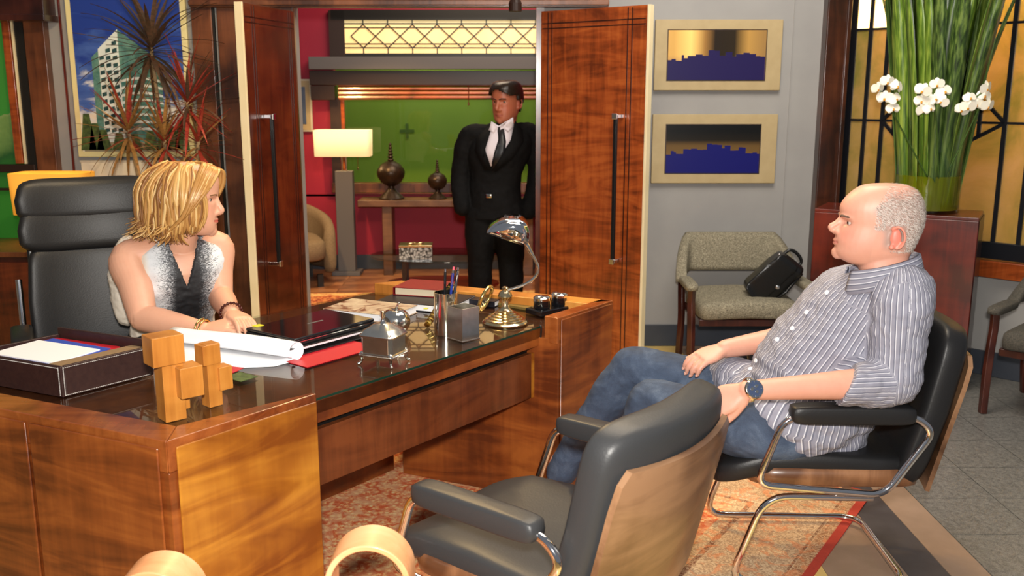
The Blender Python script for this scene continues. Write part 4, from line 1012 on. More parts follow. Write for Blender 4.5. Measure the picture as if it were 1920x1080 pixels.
# ---- silver apple
ap = thing('silver_apple', 'ribbed silver apple ornament beside the laptop', 'ornament', (-0.455, 3.60, DZ))
rs = []
for j in range(17):
    ph = -PI/2+PI*j/16; ring = []
    for i in range(40):
        th = 2*PI*i/40; r = 0.056*math.cos(ph)**0.8*(1+0.035*abs(math.cos(th*5)))+0.0005
        ring.append(Vector((r*math.cos(th), r*math.sin(th), 0.050+0.050*math.sin(ph)-0.010*math.exp(-(r/0.016)**2)*(1 if ph > 0 else -0.6))))
    rs.append(ring)
MB().rings(rs).build('fruit', 'silver_bright', ap, smooth=180)
MB().tube(smoothpath([(0, 0, 0.085), (0.004, 0, 0.10), (0.012, -0.003, 0.118), (0.018, -0.004, 0.122)], 4), [0.006]*5+[0.0045]*5+[0.006]*3, 8).build('stem', 'silver_bright', ap, smooth=180)
# ---- pen cups
cup = thing('pen_cup', 'tall round silver cup holding pens', 'cup', (-0.258, 3.60, DZ), 0)
MB().lathe([(0.001, 0), (0.046, 0), (0.046, 0.165), (0.0435, 0.165), (0.0435, 0.004), (0.001, 0.004)], (0, 0, 0), 32).build('wall', 'silver_bright', cup, smooth=40)
sq = thing('pen_cup', 'square silver cup standing before the round pen cup', 'cup', (-0.185, 3.515, DZ), R(43))
w5 = 0.082
for a in range(4):
    o = MB().box((0, -w5/2, 0.065), (w5+0.003, 0.003, 0.128)).build('wall', 'silver', sq, rot=(0, 0, a*PI/2), bevel=0.001)
MB().box((0, 0, 0.003), (w5+0.008, w5+0.008, 0.006)).build('base', 'silver_bright', sq, bevel=0.0015)
mat('pen_black', (0.01, 0.01, 0.012, 1), rough=0.25); mat('pen_blue', lin(40, 60, 150), rough=0.3); mat('pen_grey', lin(60, 66, 74), rough=0.3); mat('pen_pink', lin(230, 90, 110), rough=0.4)
for lb, mt, dx, dy, tx, ty, L in (('black pen leaning left in the round cup', 'pen_black', -0.01, 0, -0.004, 0.02, 0.235), ('pink ended black pencil in the round cup', 'pen_black', 0.0, 0.012, 0.02, 0.02, 0.245), ('blue and silver pen in the middle of the round cup', 'pen_blue', 0.005, -0.015, 0.022, -0.016, 0.24), ('black pen with chrome clip behind the blue pen', 'pen_black', 0.012, 0.012, 0.034, 0.02, 0.245), ('grey pen leaning right in the round cup', 'pen_grey', 0.012, -0.01, 0.036, -0.008, 0.235)):
    a = Vector((-0.258+dx*0.8, 3.60+dy*0.8, DZ+0.005)); d = Vector((tx, ty, 0.165)).normalized()
    d = (Vector((tx-dx*0.8, ty-dy*0.8, 0.16))).normalized()
    p = thing('pen', lb, 'pen', a, 0, 'pens in the round silver cup')
    MB().tube([(0, 0, 0), d*0.012, d*L], [0.001, 0.0048, 0.0052], 10).build('barrel', mt, p, smooth=50)
    MB().tube([d*(L+0.0002), d*(L+0.012)], [0.005, 0.0044], 10).build('end_cap', 'pen_pink' if 'pink' in lb else 'chrome', p, smooth=50)
    u = d.cross(Vector((1, 0, 0))).normalized(); MB().bar(d*(L-0.045)-u*0.0065, d*(L-0.002)-u*0.0065, 0.002, 0.0015).build('clip', 'chrome', p)
lo = thing('letter_opener', 'gold fretwork letter opener leaning on the round cup', 'letter opener', (-0.345, 3.70, DZ))
dv = W(847, 532, 3.64)-Vector((-0.345, 3.70, DZ)); 
MB().tube([(0, 0, 0.008), dv*0.10], [0.012, 0.014], 12).build('pommel', 'gold', lo, smooth=60)
side = dv.cross(Vector((0, 1, 0))).normalized()
m = MB()
for s_ in (-1, 1): m.bar(dv*0.1+side*0.011*s_, dv*1.0+side*0.009*s_, 0.004, 0.004, (0, 1, 0))
for k in range(11): m.bar(dv*(0.12+0.08*k)+side*0.011*(1 if k % 2 else -1), dv*(0.20+0.08*k)+side*0.011*(-1 if k % 2 else 1), 0.003, 0.004, (0, 1, 0)); m.bar(dv*(0.12+0.08*k)-side*0.011, dv*(0.12+0.08*k)+side*0.011, 0.003, 0.004, (0, 1, 0))
m.build('fretwork', 'gold', lo); MB().bar(dv*0.1+Vector((0, 0.003, 0)), dv+Vector((0, 0.003, 0)), 0.018, 0.002, (0, 1, 0)).build('blade', 'brass', lo)
mg = thing('magnifying_glass', 'gold rimmed magnifying glass standing in the square cup', 'magnifier', (-0.185, 3.515, DZ+0.007))
a, b_ = Vector((-0.01, 0.0, 0.0)), W(898, 578, 3.55)-Vector((-0.185, 3.515, DZ+0.007))
MB().tube([a, b_], [0.006, 0.008], 10).build('handle', 'brass', mg, smooth=60)
cR = W(912, 556, 3.58)-Vector((-0.185, 3.515, DZ+0.007)); ax = (cR-b_).normalized(); cR = b_+ax*0.05; lat = Vector((0.35, 0.93, 0.0)); lat = (lat-ax*lat.dot(ax)).normalized()
MB().tube([cR+(ax*math.cos(t)+lat*math.sin(t))*0.05 for t in [2*PI*k/28 for k in range(28)]], 0.007, 8, True).build('rim', 'gold', mg, smooth=60)
m = MB(); nL = ax.cross(lat)
m.rings([[cR+(ax*math.cos(2*PI*k/28)+lat*math.sin(2*PI*k/28))*0.046+nL*z for k in range(28)] for z in (-0.002, 0.002)]); m.build('lens', 'window_pane', mg)
# ---- banker's lamp
bl = thing('desk_lamp', 'chrome and brass desk lamp with hooded shade', 'lamp', (-0.028, 3.772, DZ))
pr = [(0.001, 0), (0.092, 0), (0.094, 0.006), (0.088, 0.012)]
for k in range(5): r = 0.083-k*0.0125; pr += [(r, 0.014+k*0.0085), (r+0.001, 0.018+k*0.0085), (r-0.006, 0.0215+k*0.0085)]
pr += [(0.020, 0.062), (0.014, 0.075), (0.013, 0.095), (0.020, 0.102), (0.030, 0.112), (0.024, 0.128), (0.010, 0.138), (0.014, 0.146), (0.008, 0.152), (0.001, 0.153)]
MB().lathe(pr, (0, 0, 0), 36).build('base', 'brass', bl, smooth=40)
L0 = Vector((-0.028, 3.772, DZ))
wp = lambda px, py, y=3.772: W(px, py, y)-L0
MB().tube(smoothpath([wp(949, 545), wp(980, 535), wp(1001, 522), wp(1009, 505), wp(1004, 488), wp(996, 474)], 5), 0.0065, 10).build('arm', 'silver_bright', bl, smooth=180)
MB().tube([wp(998, 478), wp(984, 452), wp(969, 441)], [0.009, 0.010, 0.006], 10).build('arm_joint', 'silver_bright', bl, smooth=60)
# hood: bent sheet, its axis running away from the camera
cs_ = []
prof = [(913, 438), (921, 428), (936, 419), (955, 414), (973, 415), (986, 423), (992, 436), (991, 450), (985, 462)]
inn = [(980, 462), (960, 456), (938, 449), (920, 442)]
front = [wp(px, py, 3.70) for px, py in prof]; 
axh = Vector((0.0, 0.20, 0.0))
rows = [[p+axh*t for p in smoothpath(front, 4)] for t in (0.0, 0.33, 0.66, 1.0)]
k = len(rows[0]); m = MB(); m.add([p for r in rows for p in r], [(i*k+j, i*k+j+1, (i+1)*k+j+1, (i+1)*k+j) for i in range(3) for j in range(k-1)])
hd = m.build('shade', 'chrome', bl, smooth=180, solid=0.003)
ce = sum(rows[0], Vector())/k+Vector((0, -0.018, 0.006)); md_ = [p.lerp(ce, 0.45)+Vector((0, -0.010, 0)) for p in rows[0]]
m = MB(); m.add([ce]+md_+list(rows[0]), [(0, 1+j, 1+(j+1) % k) for j in range(k)]+[(1+j, 1+k+j, 1+k+(j+1) % k, 1+(j+1) % k) for j in range(k)]); m.build('shade_end', 'chrome', hd, smooth=180, solid=0.002)
m = MB(); m.add([p for p in rows[-1]], [tuple(range(k))]); m.build('shade_end', 'silver_bright', hd, solid=0.003)
MB().lathe([(0.001, -0.006), (0.014, -0.006), (0.014, 0.004), (0.008, 0.012), (0.001, 0.013)], wp(968, 441, 3.678), 18, (0, -1, 0.2)).build('pivot', 'brass', bl, smooth=50)
# ---- ink stand
ik = thing('ink_stand', 'black ink stand with two chrome lidded jars', 'ink stand', (0.165, 3.97, DZ), DROT-0.2)
MB().box((0, 0, 0.012), (0.20, 0.10, 0.024)).build('base', 'black_gloss', ik, bevel=0.005)
for x in (-0.05, 0.05):
    j = MB().lathe([(0.001, 0.0245), (0.034, 0.0245), (0.036, 0.03), (0.034, 0.058), (0.001, 0.058)], (x, 0, 0), 24).build('jar', 'black_gloss', ik, smooth=40)
    MB().lathe([(0.001, 0.0585), (0.037, 0.0585), (0.037, 0.07), (0.03, 0.077), (0.012, 0.08), (0.001, 0.081)], (x, 0, 0), 24).build('lid', 'silver_bright', j, smooth=40)
# ---- books
def book(name, label, c, lx, ly, h, rz, cov, z0, tabs=0, pages='paper'):
    b = thing(name, label, 'book', (c[0], c[1], z0), rz)
    for z in (0.0, h-0.003): MB().box((0, 0, z+0.0015), (lx, ly, 0.003)).build('cover', cov, b, bevel=0.0008)
    MB().box((0.003, 0, h/2), (lx-0.014, ly-0.012, h-0.0064)).build('pages', pages, b)
    MB().box((-lx/2+0.0015, 0, h/2), (0.003, ly, h-0.0062)).build('spine', cov, b)
    for k in range(tabs):
        MB().box((lx*(-0.35+0.7*k/max(tabs-1, 1)), -ly/2-0.004, h*0.55), (0.016, 0.02, 0.002)).build('tab', 'yellow_tab', b)
    return b
def marbled():
    m, n, b = _nt('marbled_cover')
    f = noise(n, coords(n), 9, 3, 0.6, 1.5)
    n.links.new(ramp(n, f, [(0.38, lin(110, 62, 46)), (0.46, lin(176, 152, 128)), (0.62, lin(204, 188, 162)), (0.7, lin(140, 130, 70))]), b.inputs['Base Color']); b.inputs['Roughness'].default_value = 0.3
marbled()
book('picture_book', 'book with mottled beige cover behind the laptop', (-0.60, 3.92), 0.33, 0.22, 0.034, EROT, 'marbled_cover', DZ)
book('notebook', 'navy notebook with yellow page tabs behind the pens', (-0.370, 4.125), 0.36, 0.30, 0.032, EROT+0.05, 'navy_cover', DZ, 5)
book('notebook', 'dark red book lying on the navy notebook', (-0.395, 4.225), 0.23, 0.20, 0.036, EROT+0.12, 'red_book', DZ+0.0325, 0, 'paper_cream')
book('notebook', 'navy notebook with white page edge right of the pen cups', (-0.12, 4.20), 0.24, 0.20, 0.026, DROT+0.25, 'navy_cover', DZ)
sheet('card_pad', 'olive green card pad behind the desk lamp', 'pad', Vector((0.035, 4.10, 0)), 0.13, 0.17, DROT, 'olive_card', DZ, 0.01)
# ================================================================== HANDBAG
hb = thing('handbag', 'black leather handbag leaning on the tweed armchair seat', 'handbag', (1.56, 5.58, 0.475))
def bagrot(p):
    c_, s_ = math.cos(R(45)), math.sin(R(45))
    return Vector((p[0]*c_-p[2]*s_, p[1], p[0]*s_+p[2]*c_))
bm_ = lambda p: bagrot((p.x, p.y, p.z))
hb.location.z = 0.455
def bfn(p): return bagrot((p.x*(1-0.10*(p.z/0.12)), p.y+0.012*math.sin(p.x*40), p.z))
OB = Vector((0.0, 0, 0.128))
MB().sell(OB, (0.33, 0.16, 0.18), (0.3, 0.3), 36, 14, bfn).build('body', 'bag_leather', hb, smooth=180)
MB().sell(OB+bagrot((-0.01, -0.07, 0.03)), (0.315, 0.035, 0.145), (0.3, 0.3), 28, 10, bfn).build('flap', 'bag_leather', hb, smooth=180)
for k in range(3): MB().tube([OB+bagrot((-0.13, -0.06+0.045*k, -0.085)), OB+bagrot((0.0, -0.066+0.045*k, -0.10)), OB+bagrot((0.14, -0.06+0.045*k, -0.085))], 0.010, 8).build('gusset_pleat', 'bag_leather', hb, smooth=180)
MB().tube([OB+bagrot(p) for p in smoothpath([(0.14, 0, 0.06), (0.19, 0, 0.05), (0.205, 0, 0.0), (0.19, 0, -0.05), (0.14, 0, -0.06)], 5)], 0.010, 8).build('handle', 'bag_leather', hb, smooth=180)
MB().sell(OB+bagrot((-0.02, -0.092, -0.035)), (0.026, 0.012, 0.022), (0.6, 0.6), 12, 8).build('clasp', 'chrome', hb, smooth=180)
for x in (-0.12, 0.12): MB().sell(OB+bagrot((x, -0.075, -0.095 if x < 0 else 0.10)), (0.012, 0.01, 0.012), (1, 1), 8, 6).build('stud', 'chrome', hb, smooth=180)
# ================================================================== VASE OF LEAVES AND ORCHIDS
VC = Vector((2.392, 5.468, PZ))
va = thing('glass_vase', 'tall clear glass vase with water coloured yellow as a glow on the mahogany plinth', 'vase', VC)
MB().lathe([(0.001, 0.001), (0.178, 0.001), (0.180, 0.006), (0.182, 0.54), (0.176, 0.54), (0.174, 0.02), (0.001, 0.018)], (0, 0, 0), 48).build('glass_wall', 'vase_glass', va, smooth=40)
MB().lathe([(0.001, 0.019), (0.173, 0.021), (0.1735, 0.21), (0.001, 0.21)], (0, 0, 0), 48).build('water', 'vase_water', va, smooth=40)
def leafmat(name, a, b_, c):
    m, n, b = _nt(name)
    f = noise(n, coords(n, (60, 60, 1.0)), 1.4, 3, 0.5); n.links.new(ramp(n, f, [(0.35, a), (0.5, b_), (0.66, c)]), b.inputs['Base Color']); b.inputs['Roughness'].default_value = 0.35
    return m
leafmat('flax_leaf', lin(30, 46, 22), lin(62, 86, 36), lin(104, 126, 60)); leafmat('flax_leaf_light', lin(58, 84, 26), lin(96, 124, 40), lin(140, 160, 66))
def strap(mt, wd, bend, L):
    m = MB(); vs = []; fs = []; n_ = 16
    for i in range(n_+1):
        t = i/n_; w_ = wd*(0.6+0.4*min(t*2.4, 1))*(1-max(t-0.7, 0)**1.5*5.2 if t > 0.7 else 1); w_ = max(w_, 0.003)
        y = bend*t*t; z = L*t*(1-0.1*bend*t)
        vs += [(-w_/2, y-0.006, z), (0, y+0.004, z), (w_/2, y-0.006, z)]
        if i: k = 3*(i-1); fs += [(k, k+1, k+4, k+3), (k+1, k+2, k+5, k+4)]
    m.add(vs, fs); me = m.build('leaf_source', mt, None, smooth=180, solid=0.0015); return me
straps = [strap('flax_leaf', 0.095, 0.06, 1.45), strap('flax_leaf', 0.08, 0.16, 1.35), strap('flax_leaf_light', 0.09, 0.10, 1.4), strap('flax_leaf', 0.11, 0.02, 1.5)]
fx = thing('flax_bunch', 'tall bunch of green strap leaves standing in the glass vase', 'leaves', VC+Vector((0, 0, 0.022)))
rd = random.Random(5)
for k in range(64):
    a = 2*PI*k*0.618; rr = 0.15*math.sqrt((k+0.5)/64)
    src = straps[rd.randrange(4)]
    o = bpy.data.objects.new('leaf', src.data); COL.objects.link(o); o.parent = fx
    md = o.modifiers.new('solid', 'SOLIDIFY'); md.thickness = 0.0015
    o.location = (rr*math.cos(a), rr*math.sin(a), 0.002)
    tilt = 0.02+0.08*rr/0.15
    o.rotation_euler = Matrix.Rotation(a-PI/2+rd.uniform(-0.9, 0.9), 3, 'Z').to_euler()
    q_ = Vector((math.cos(a), math.sin(a), 0)); axis = Vector((0, 0, 1)).cross(q_)
    o.rotation_euler = (Matrix.Rotation(tilt, 3, axis) @ Matrix.Rotation(a-PI/2+rd.uniform(-0.9, 0.9), 3, 'Z')).to_euler()
    o.scale = (rd.uniform(0.8, 1.1), 1, rd.uniform(0.9, 1.05))
for s_ in straps: bpy.data.objects.remove(s_, do_unlink=True)
def blossom():
    m = MB()
    for k, (a, L, w_) in enumerate(((90, 0.036, 0.026), (-30, 0.034, 0.024), (210, 0.034, 0.024), (15, 0.040, 0.044), (165, 0.040, 0.044))):
        d = Vector((math.cos(R(a)), 0, math.sin(R(a)))); s_ = Vector((-d.z, 0, d.x)); n_ = 8
        c = Vector((0, -0.002*(k > 2), 0)); ring = [c+d*L*0.5+d*math.cos(t)*L*0.5+s_*math.sin(t)*w_*0.5+Vector((0, 0.008*math.cos(t)-0.004, 0)) for t in [2*PI*i/14 for i in range(14)]]
        m.add([c+d*L*0.45+Vector((0, -0.004, 0))]+ring, [(0, i+1, (i+1) % 14+1) for i in range(14)])
    m.m = 1
    m.sell((0, -0.008, -0.006), (0.014, 0.016, 0.018), (1, 1), 10, 6)
    return m.build('blossom_source', ['orchid', 'orchid_heart'], None, smooth=180)
bsrc = blossom()
def spray(label, spots, y, root):
    s0 = W(*spots[0], y)
    t = thing('orchid_spray', label, 'orchid', s0, 0, 'white orchid sprays in the vase')
    pts = [Vector(root)-s0]+[W(px, py, y+0.02)-s0 for px, py in (spots[len(spots)//2], spots[0])]
    MB().tube(smoothpath(pts, 8), 0.004, 6).build('stem', 'stem_green', t, smooth=180)
    for px, py in spots:
        o = bpy.data.objects.new('blossom', bsrc.data); COL.objects.link(o); o.parent = t
        o.location = W(px, py, y+rd.uniform(-0.015, 0.015))-s0
        o.rotation_euler = (rd.uniform(-0.35, 0.35), rd.uniform(-0.6, 0.6), rd.uniform(-0.5, 0.5)); k = rd.uniform(0.95, 1.2); o.scale = (k, k, k)
spray('white orchid spray at the left of the tall leaves', [(1645, 166), (1663, 153), (1680, 162), (1659, 184), (1678, 186), (1674, 204)], 5.13, (2.33, 5.32, 1.2))
spray('white orchid spray in the middle of the tall leaves', [(1730, 170), (1757, 158), (1770, 172), (1728, 190), (1752, 186), (1765, 190), (1728, 206), (1742, 204)], 5.13, (2.38, 5.30, 1.2))
spray('white orchid spray at the right of the tall leaves', [(1803, 206), (1818, 184), (1830, 196), (1845, 180), (1851, 198), (1815, 200), (1848, 165)], 5.16, (2.42, 5.32, 1.2))
bpy.data.objects.remove(bsrc, do_unlink=True)
# ================================================================== DRACAENA
dr = thing('dracaena_plant', 'spiky red edged dracaena plant before the tower poster', 'plant', (-2.05, 5.55, 0))
MB().lathe([(0.001, 0), (0.14, 0), (0.17, 0.36), (0.155, 0.36), (0.15, 0.32), (0.001, 0.32)], (0, 0, 0), 28).build('pot', 'planter', dr, smooth=40)
mat('leaf_dark', lin(58, 50, 38), lin(92, 64, 46), 30, 0.4); mat('leaf_red', lin(120, 36, 30), lin(160, 60, 44), 30, 0.4); mat('leaf_olive', lin(120, 92, 44), lin(160, 110, 60), 30, 0.4)
def blade(mt, droop):
    m = MB(); vs = []; fs = []; n_ = 9
    for i in range(n_+1):
        t = i/n_; w_ = 0.030*(0.5+0.5*min(t*4, 1))*(1-t**2.2)+0.0008
        z = t*0.95-droop*t*t*0.6; x = t*(1-0.25*droop*t)
        vs += [(x*0.96, -w_/2, -droop*t*t*0.55+0.003), (x*0.96, 0, -droop*t*t*0.55-0.004), (x*0.96, w_/2, -droop*t*t*0.55+0.003)]
        if i: k = 3*(i-1); fs += [(k, k+1, k+4, k+3), (k+1, k+2, k+5, k+4)]
    return MB().add(vs, fs).build('leaf_source', mt, None, smooth=180)
bl_ = {(mt, d): blade(mt, d) for mt in ('leaf_dark', 'leaf_red', 'leaf_olive') for d in (0.15, 0.55)}
base = Vector((-2.05, 5.55, 0))
ros = [((283, 88), 5.50, ('leaf_dark', 'leaf_dark', 'leaf_dark'), 0.48, 60, True), ((240, 243), 5.40, ('leaf_red', 'leaf_olive', 'leaf_olive'), 0.36, 44, False), ((352, 190), 5.45, ('leaf_red', 'leaf_red', 'leaf_dark'), 0.36, 48, False), ((308, 262), 5.35, ('leaf_olive', 'leaf_red', 'leaf_olive'), 0.32, 44, False), ((372, 265), 5.42, ('leaf_red', 'leaf_olive', 'leaf_red'), 0.28, 30, False)]
for (px, py), y, mts, L, n_, big in ros:
    c = W(px, py, y)-base
    foot = Vector((rd.uniform(-0.06, 0.06), rd.uniform(-0.06, 0.06), 0.31))
    MB().tube(smoothpath([foot, foot.lerp(c, 0.5)+Vector((rd.uniform(-0.05, 0.05), 0, 0)), c], 8), [0.016]*8+[0.011]*9, 8).build('cane', 'bark', dr, smooth=180)
    for k in range(n_):
        el = R(80)-R(125)*(k/n_)**1.0; az = 2*PI*k*0.618+rd.uniform(-0.2, 0.2)
        src = bl_[(mts[k % 3], 0.55 if (big or k > n_*0.55) and k % 3 else 0.15)]
        o = bpy.data.objects.new('leaf', src.data); COL.objects.link(o); o.parent = dr
        o.location = c+Vector((0, 0, -0.10*k/n_+0.03))
        o.rotation_euler = Euler((0, -el, az), 'XYZ'); l_ = L*rd.uniform(0.75, 1.1); o.scale = (l_, 1.0 if big else 0.75, l_)
for o in bl_.values(): bpy.data.objects.remove(o, do_unlink=True)
# ================================================================== PEOPLE
def skinmat(name, base, red, sub=0.08):
    m, n, b = _nt(name)
    at = n.nodes.new('ShaderNodeAttribute'); at.attribute_name = 'tone'
    f = noise(n, coords(n), 34, 4, 0.6)
    c = mixc(n, mathn(n, 'MULTIPLY', f, 0.35), at.outputs['Color'], red)
    n.links.new(c, b.inputs['Base Color']); b.inputs['Roughness'].default_value = 0.46
    b.inputs['Subsurface Weight'].default_value = sub; b.inputs['Subsurface Radius'].default_value = (0.012, 0.005, 0.003)
    b.inputs['Subsurface Scale'].default_value = 0.6
    bump(n, b, noise(n, coords(n), 260, 2), 0.05, 0.001)
    return m
def cloth(name, a, b_=None, scale=30, rough=0.85, bmp=0.15): return mat(name, a, b_, scale, rough, bmp=bmp, bdist=0.004)
def catmull(vals, k):
    """interpolate a list of tuples of floats/vectors"""
    out = []; m = len(vals)
    g = lambda i: vals[min(max(i, 0), m-1)]
    for i in range(m-1):
        for j in range(k):
            t = j/k; row = []
            for a, b, c, d in zip(g(i-1), g(i), g(i+1), g(i+2)):
                row.append(0.5*((2*b)+(c-a)*t+(2*a-5*b+4*c-d)*t*t+(3*b-a-3*c+d)*t**3))
            out.append(tuple(row))
    out.append(vals[-1]); return out
def loft(m, secs, k=5, n=32, e=0.85):
    """secs: (centre, half-width vector, half-depth vector)"""
    sg = lambda x: math.copysign(abs(x)**e, x)
    secs = catmull([(Vector(c), Vector(a), Vector(b)) for c, a, b in secs], k)
    m.rings([[c+a*sg(math.cos(2*PI*i/n))+b*sg(math.sin(2*PI*i/n)) for i in range(n)] for c, a, b in secs])
def ball(m, c, r, n=14): m.sell(c, (2*r, 2*r, 2*r) if not hasattr(r, '__len__') else [2*x for x in r], (1, 1), n, max(n//2, 6))
def limb(m, pts, rad, k=6, n=28, flat=1.0, up=None):
    q = catmull([(Vector(p), r) for p, r in zip(pts, rad)], k)
    m.tube([p for p, r in q], [r for p, r in q], n, flat=flat, up=up)
    ball(m, pts[0], rad[0]); ball(m, pts[-1], rad[-1]*0.98)
def fuse(m, voxel, smooth_it=4, fac=0.5):
    """one continuous surface out of overlapping lofts"""
    me = bpy.data.meshes.new('tmp'); me.from_pydata(m.v, [], m.f); me.update()
    o = bpy.data.objects.new('tmp', me); COL.objects.link(o)
    md = o.modifiers.new('r', 'REMESH'); md.mode = 'VOXEL'; md.voxel_size = voxel; md.adaptivity = 0
    sm = o.modifiers.new('s', 'SMOOTH'); sm.iterations = smooth_it; sm.factor = fac
    dg = bpy.context.evaluated_depsgraph_get(); dg.update()
    out = bpy.data.meshes.new_from_object(o.evaluated_get(dg))
    bpy.data.objects.remove(o, do_unlink=True); bpy.data.meshes.remove(me)
    return out
def verts(me):
    a = np.empty(len(me.vertices)*3); me.vertices.foreach_get('co', a); return a.reshape(-1, 3)
def setverts(me, a): me.vertices.foreach_set('co', a.ravel()); me.update()
def normals(me):
    a = np.empty(len(me.vertices)*3); me.vertices.foreach_get('normal', a); return a.reshape(-1, 3)
def settone(me, cols):
    at = me.attributes.new('tone', 'FLOAT_COLOR', 'POINT')
    at.data.foreach_set('color', np.concatenate([cols, np.ones((len(cols), 1))], 1).astype(np.float32).ravel())
def finish(name, me, material, parent):
    me.name = name; me.materials.clear()
    for mm in (material if isinstance(material, list) else [material]): me.materials.append(MATS[mm])
    return obj(name, me, parent, smooth=180)
def wrinkle(me, amp, scale, seed=0.0, stretch=(1, 1, 1)):
    v = verts(me); nn = normals(me); d = np.array([mnoise.fractal(Vector((p[0]*scale*stretch[0]+seed, p[1]*scale*stretch[1], p[2]*scale*stretch[2])), 0.8, 2.0, 3) for p in v])
    setverts(me, v+nn*(d*amp)[:, None])
G2 = lambda d, s: np.exp(-(d/s)**2)

def frame(fwd, up=(0, 0, 1), roll=0.0):
    """columns: right (x), forward (y), up (z)"""
    y = Vector(fwd).normalized(); z = Vector(up); x = y.cross(z).normalized(); z = x.cross(y)
    M = Matrix((x, y, z)).transposed()
    return M @ Matrix.Rotation(roll, 3, 'Y')
class Head:
    """rows: (z, front, back, half width) measured from the ear canal, metres"""
    def __init__(s, rows, nose, eye, mouth, chin, ear, M, org, nose_w=1.0, ear_s=1.0):
        s.rows, s.nose, s.eye, s.mouth, s.chin, s.ear, s.M, s.o, s.nw, s.es = rows, nose, eye, mouth, chin, ear, M, Vector(org), nose_w, ear_s
    def w(s, p): return s.M @ Vector(p) + s.o
    def ring(s, r, n=36, grow=0.0):
        z, f, b, w_ = r; f += grow; b -= grow; w_ += grow; ym = b+(f-b)*0.46; out = []
        for i in range(n):
            t = 2*PI*i/n; c, s_ = math.cos(t), math.sin(t)
            yy = (f-ym)*math.copysign(abs(c)**0.82, c) if c > 0 else (ym-b)*math.copysign(abs(c)**0.9, c)
            out.append(Vector((w_*math.copysign(abs(s_)**0.88, s_), ym+yy, z)))
        return out
    def add(s, m):
        rs = [s.ring(r) for r in catmull(s.rows, 4)]
        m.rings([[s.w(p) for p in r] for r in rs])
        k = s.nw
        # nose: bridge, tip, wings
        br, tip, base = [Vector((0, *p)) for p in s.nose]
        q = [(br+Vector((0, -0.009, 0.006)), 0.0075*k), (br.lerp(tip, 0.5)+Vector((0, -0.010*k, 0)), 0.0095*k), (tip+Vector((0, -0.0105*k, 0.002)), 0.0105*k), (base+Vector((0, -0.009, 0.003)), 0.008*k)]
        m.rings([[s.w(Vector((x*k, y, z))) for x, y, z in ((-hw_, -0.05+py_, pz_), (0, py_-0.004, pz_), (hw_, -0.05+py_, pz_))] for hw_, py_, pz_ in ((0.008, br.y, br.z+0.012), (0.014, br.lerp(tip, 0.5).y, br.lerp(tip, 0.5).z), (0.018, tip.y-0.003, tip.z+0.003), (0.016, base.y, base.z))])
        limb(m, [s.w(p) for p, r in q], [r for p, r in q], 4, 12)
        for sx_ in (-1, 1): ball(m, s.w(tip.lerp(base, 0.75)+Vector((0.0115*k*sx_, -0.017, 0.001))), 0.0088*k, 10)
        # lips
        mz, my, mw = s.mouth
        for dz, r, fw in ((0.0045, 0.0050, 0.0), (-0.0050, 0.0058, -0.001)):
            pts = [(-mw, -0.016), (-mw*0.5, -0.004), (0, 0.0), (mw*0.5, -0.004), (mw, -0.016)]
            limb(m, [s.w((x, my+y-0.0045+fw, mz+dz*(1-abs(x)/mw*0.8))) for x, y in pts], [0.002, r*0.85, r, r*0.85, 0.002], 3, 10)
        ball(m, s.w((0, s.chin[1]-0.023, s.chin[0])), 0.024, 14)
        # brow ridge, cheekbones
        ez, ey, ex = s.eye
        for sx_ in (-1, 1):
            limb(m, [s.w((sx_*0.010, ey-0.001, ez+0.020)), s.w((sx_*ex, ey-0.007, ez+0.022)), s.w((sx_*(ex+0.022), ey-0.028, ez+0.017))], [0.006, 0.0068, 0.005], 3, 10)
        # ears
        ey_, ez_ = s.ear; w_ = None
        for sx_ in (-1, 1):
            hw = s.hw(ez_); c = Vector((sx_*(hw+0.002), ey_, ez_)); e = s.es
            rim = []
            for t in range(11):
                a = R(50)+R(215)*t/10
                rim.append((c+Vector((sx_*(0.006+0.010*math.sin((a-R(50))/R(215)*PI)), -0.004+0.019*e*math.cos(a), 0.030*e*math.sin(a))), 0.0040*e))
            limb(m, [s.w(p) for p, r in rim], [r for p, r in rim], 3, 8)
            m.sell(s.w(c+Vector((sx_*0.003, -0.003, -0.002))), (0.012*e, 0.030*e, 0.052*e), (1, 1), 12, 8, lambda p: s.M @ p)
            ball(m, s.w(c+Vector((sx_*0.006, 0.008*e, -0.026*e))), 0.0075*e, 8)
    def hw(s, z):
        r = sorted(s.rows); 
        for a, b in zip(r, r[1:]):
            if a[0] <= z <= b[0]: t = (z-a[0])/(b[0]-a[0]); return a[3]*(1-t)+b[3]*t
        return r[-1][3]
    def local(s, v):
        Mi = np.array(s.M.inverted()); return (v-np.array(s.o)) @ Mi.T
    def sculpt(s, me):
        v = verts(me); L = s.local(v); ez, ey, ex = s.eye; d = np.zeros_like(L)
        front = (L[:, 1] > ey-0.05)
        for sx_ in (-1, 1):
            g = G2(L[:, 0]-sx_*ex, 0.0165)*G2(L[:, 2]-ez, 0.0100)*front
            d[:, 1] -= 0.0150*g
            g = G2(L[:, 0]-sx_*0.016, 0.008)*G2(L[:, 2]-ez, 0.012)*front; d[:, 1] -= 0.004*g
        mz, my, mw = s.mouth
        g = G2(L[:, 2]-mz, 0.0018)*(np.abs(L[:, 0]) < mw*1.05)*(L[:, 1] > my-0.03); d[:, 1] -= 0.0035*g
        g = G2(L[:, 2]-(mz-0.019), 0.007)*G2(L[:, 0], 0.02)*(L[:, 1] > my-0.03); d[:, 1] -= 0.0022*g
        setverts(me, v + d @ np.array(s.M).T)
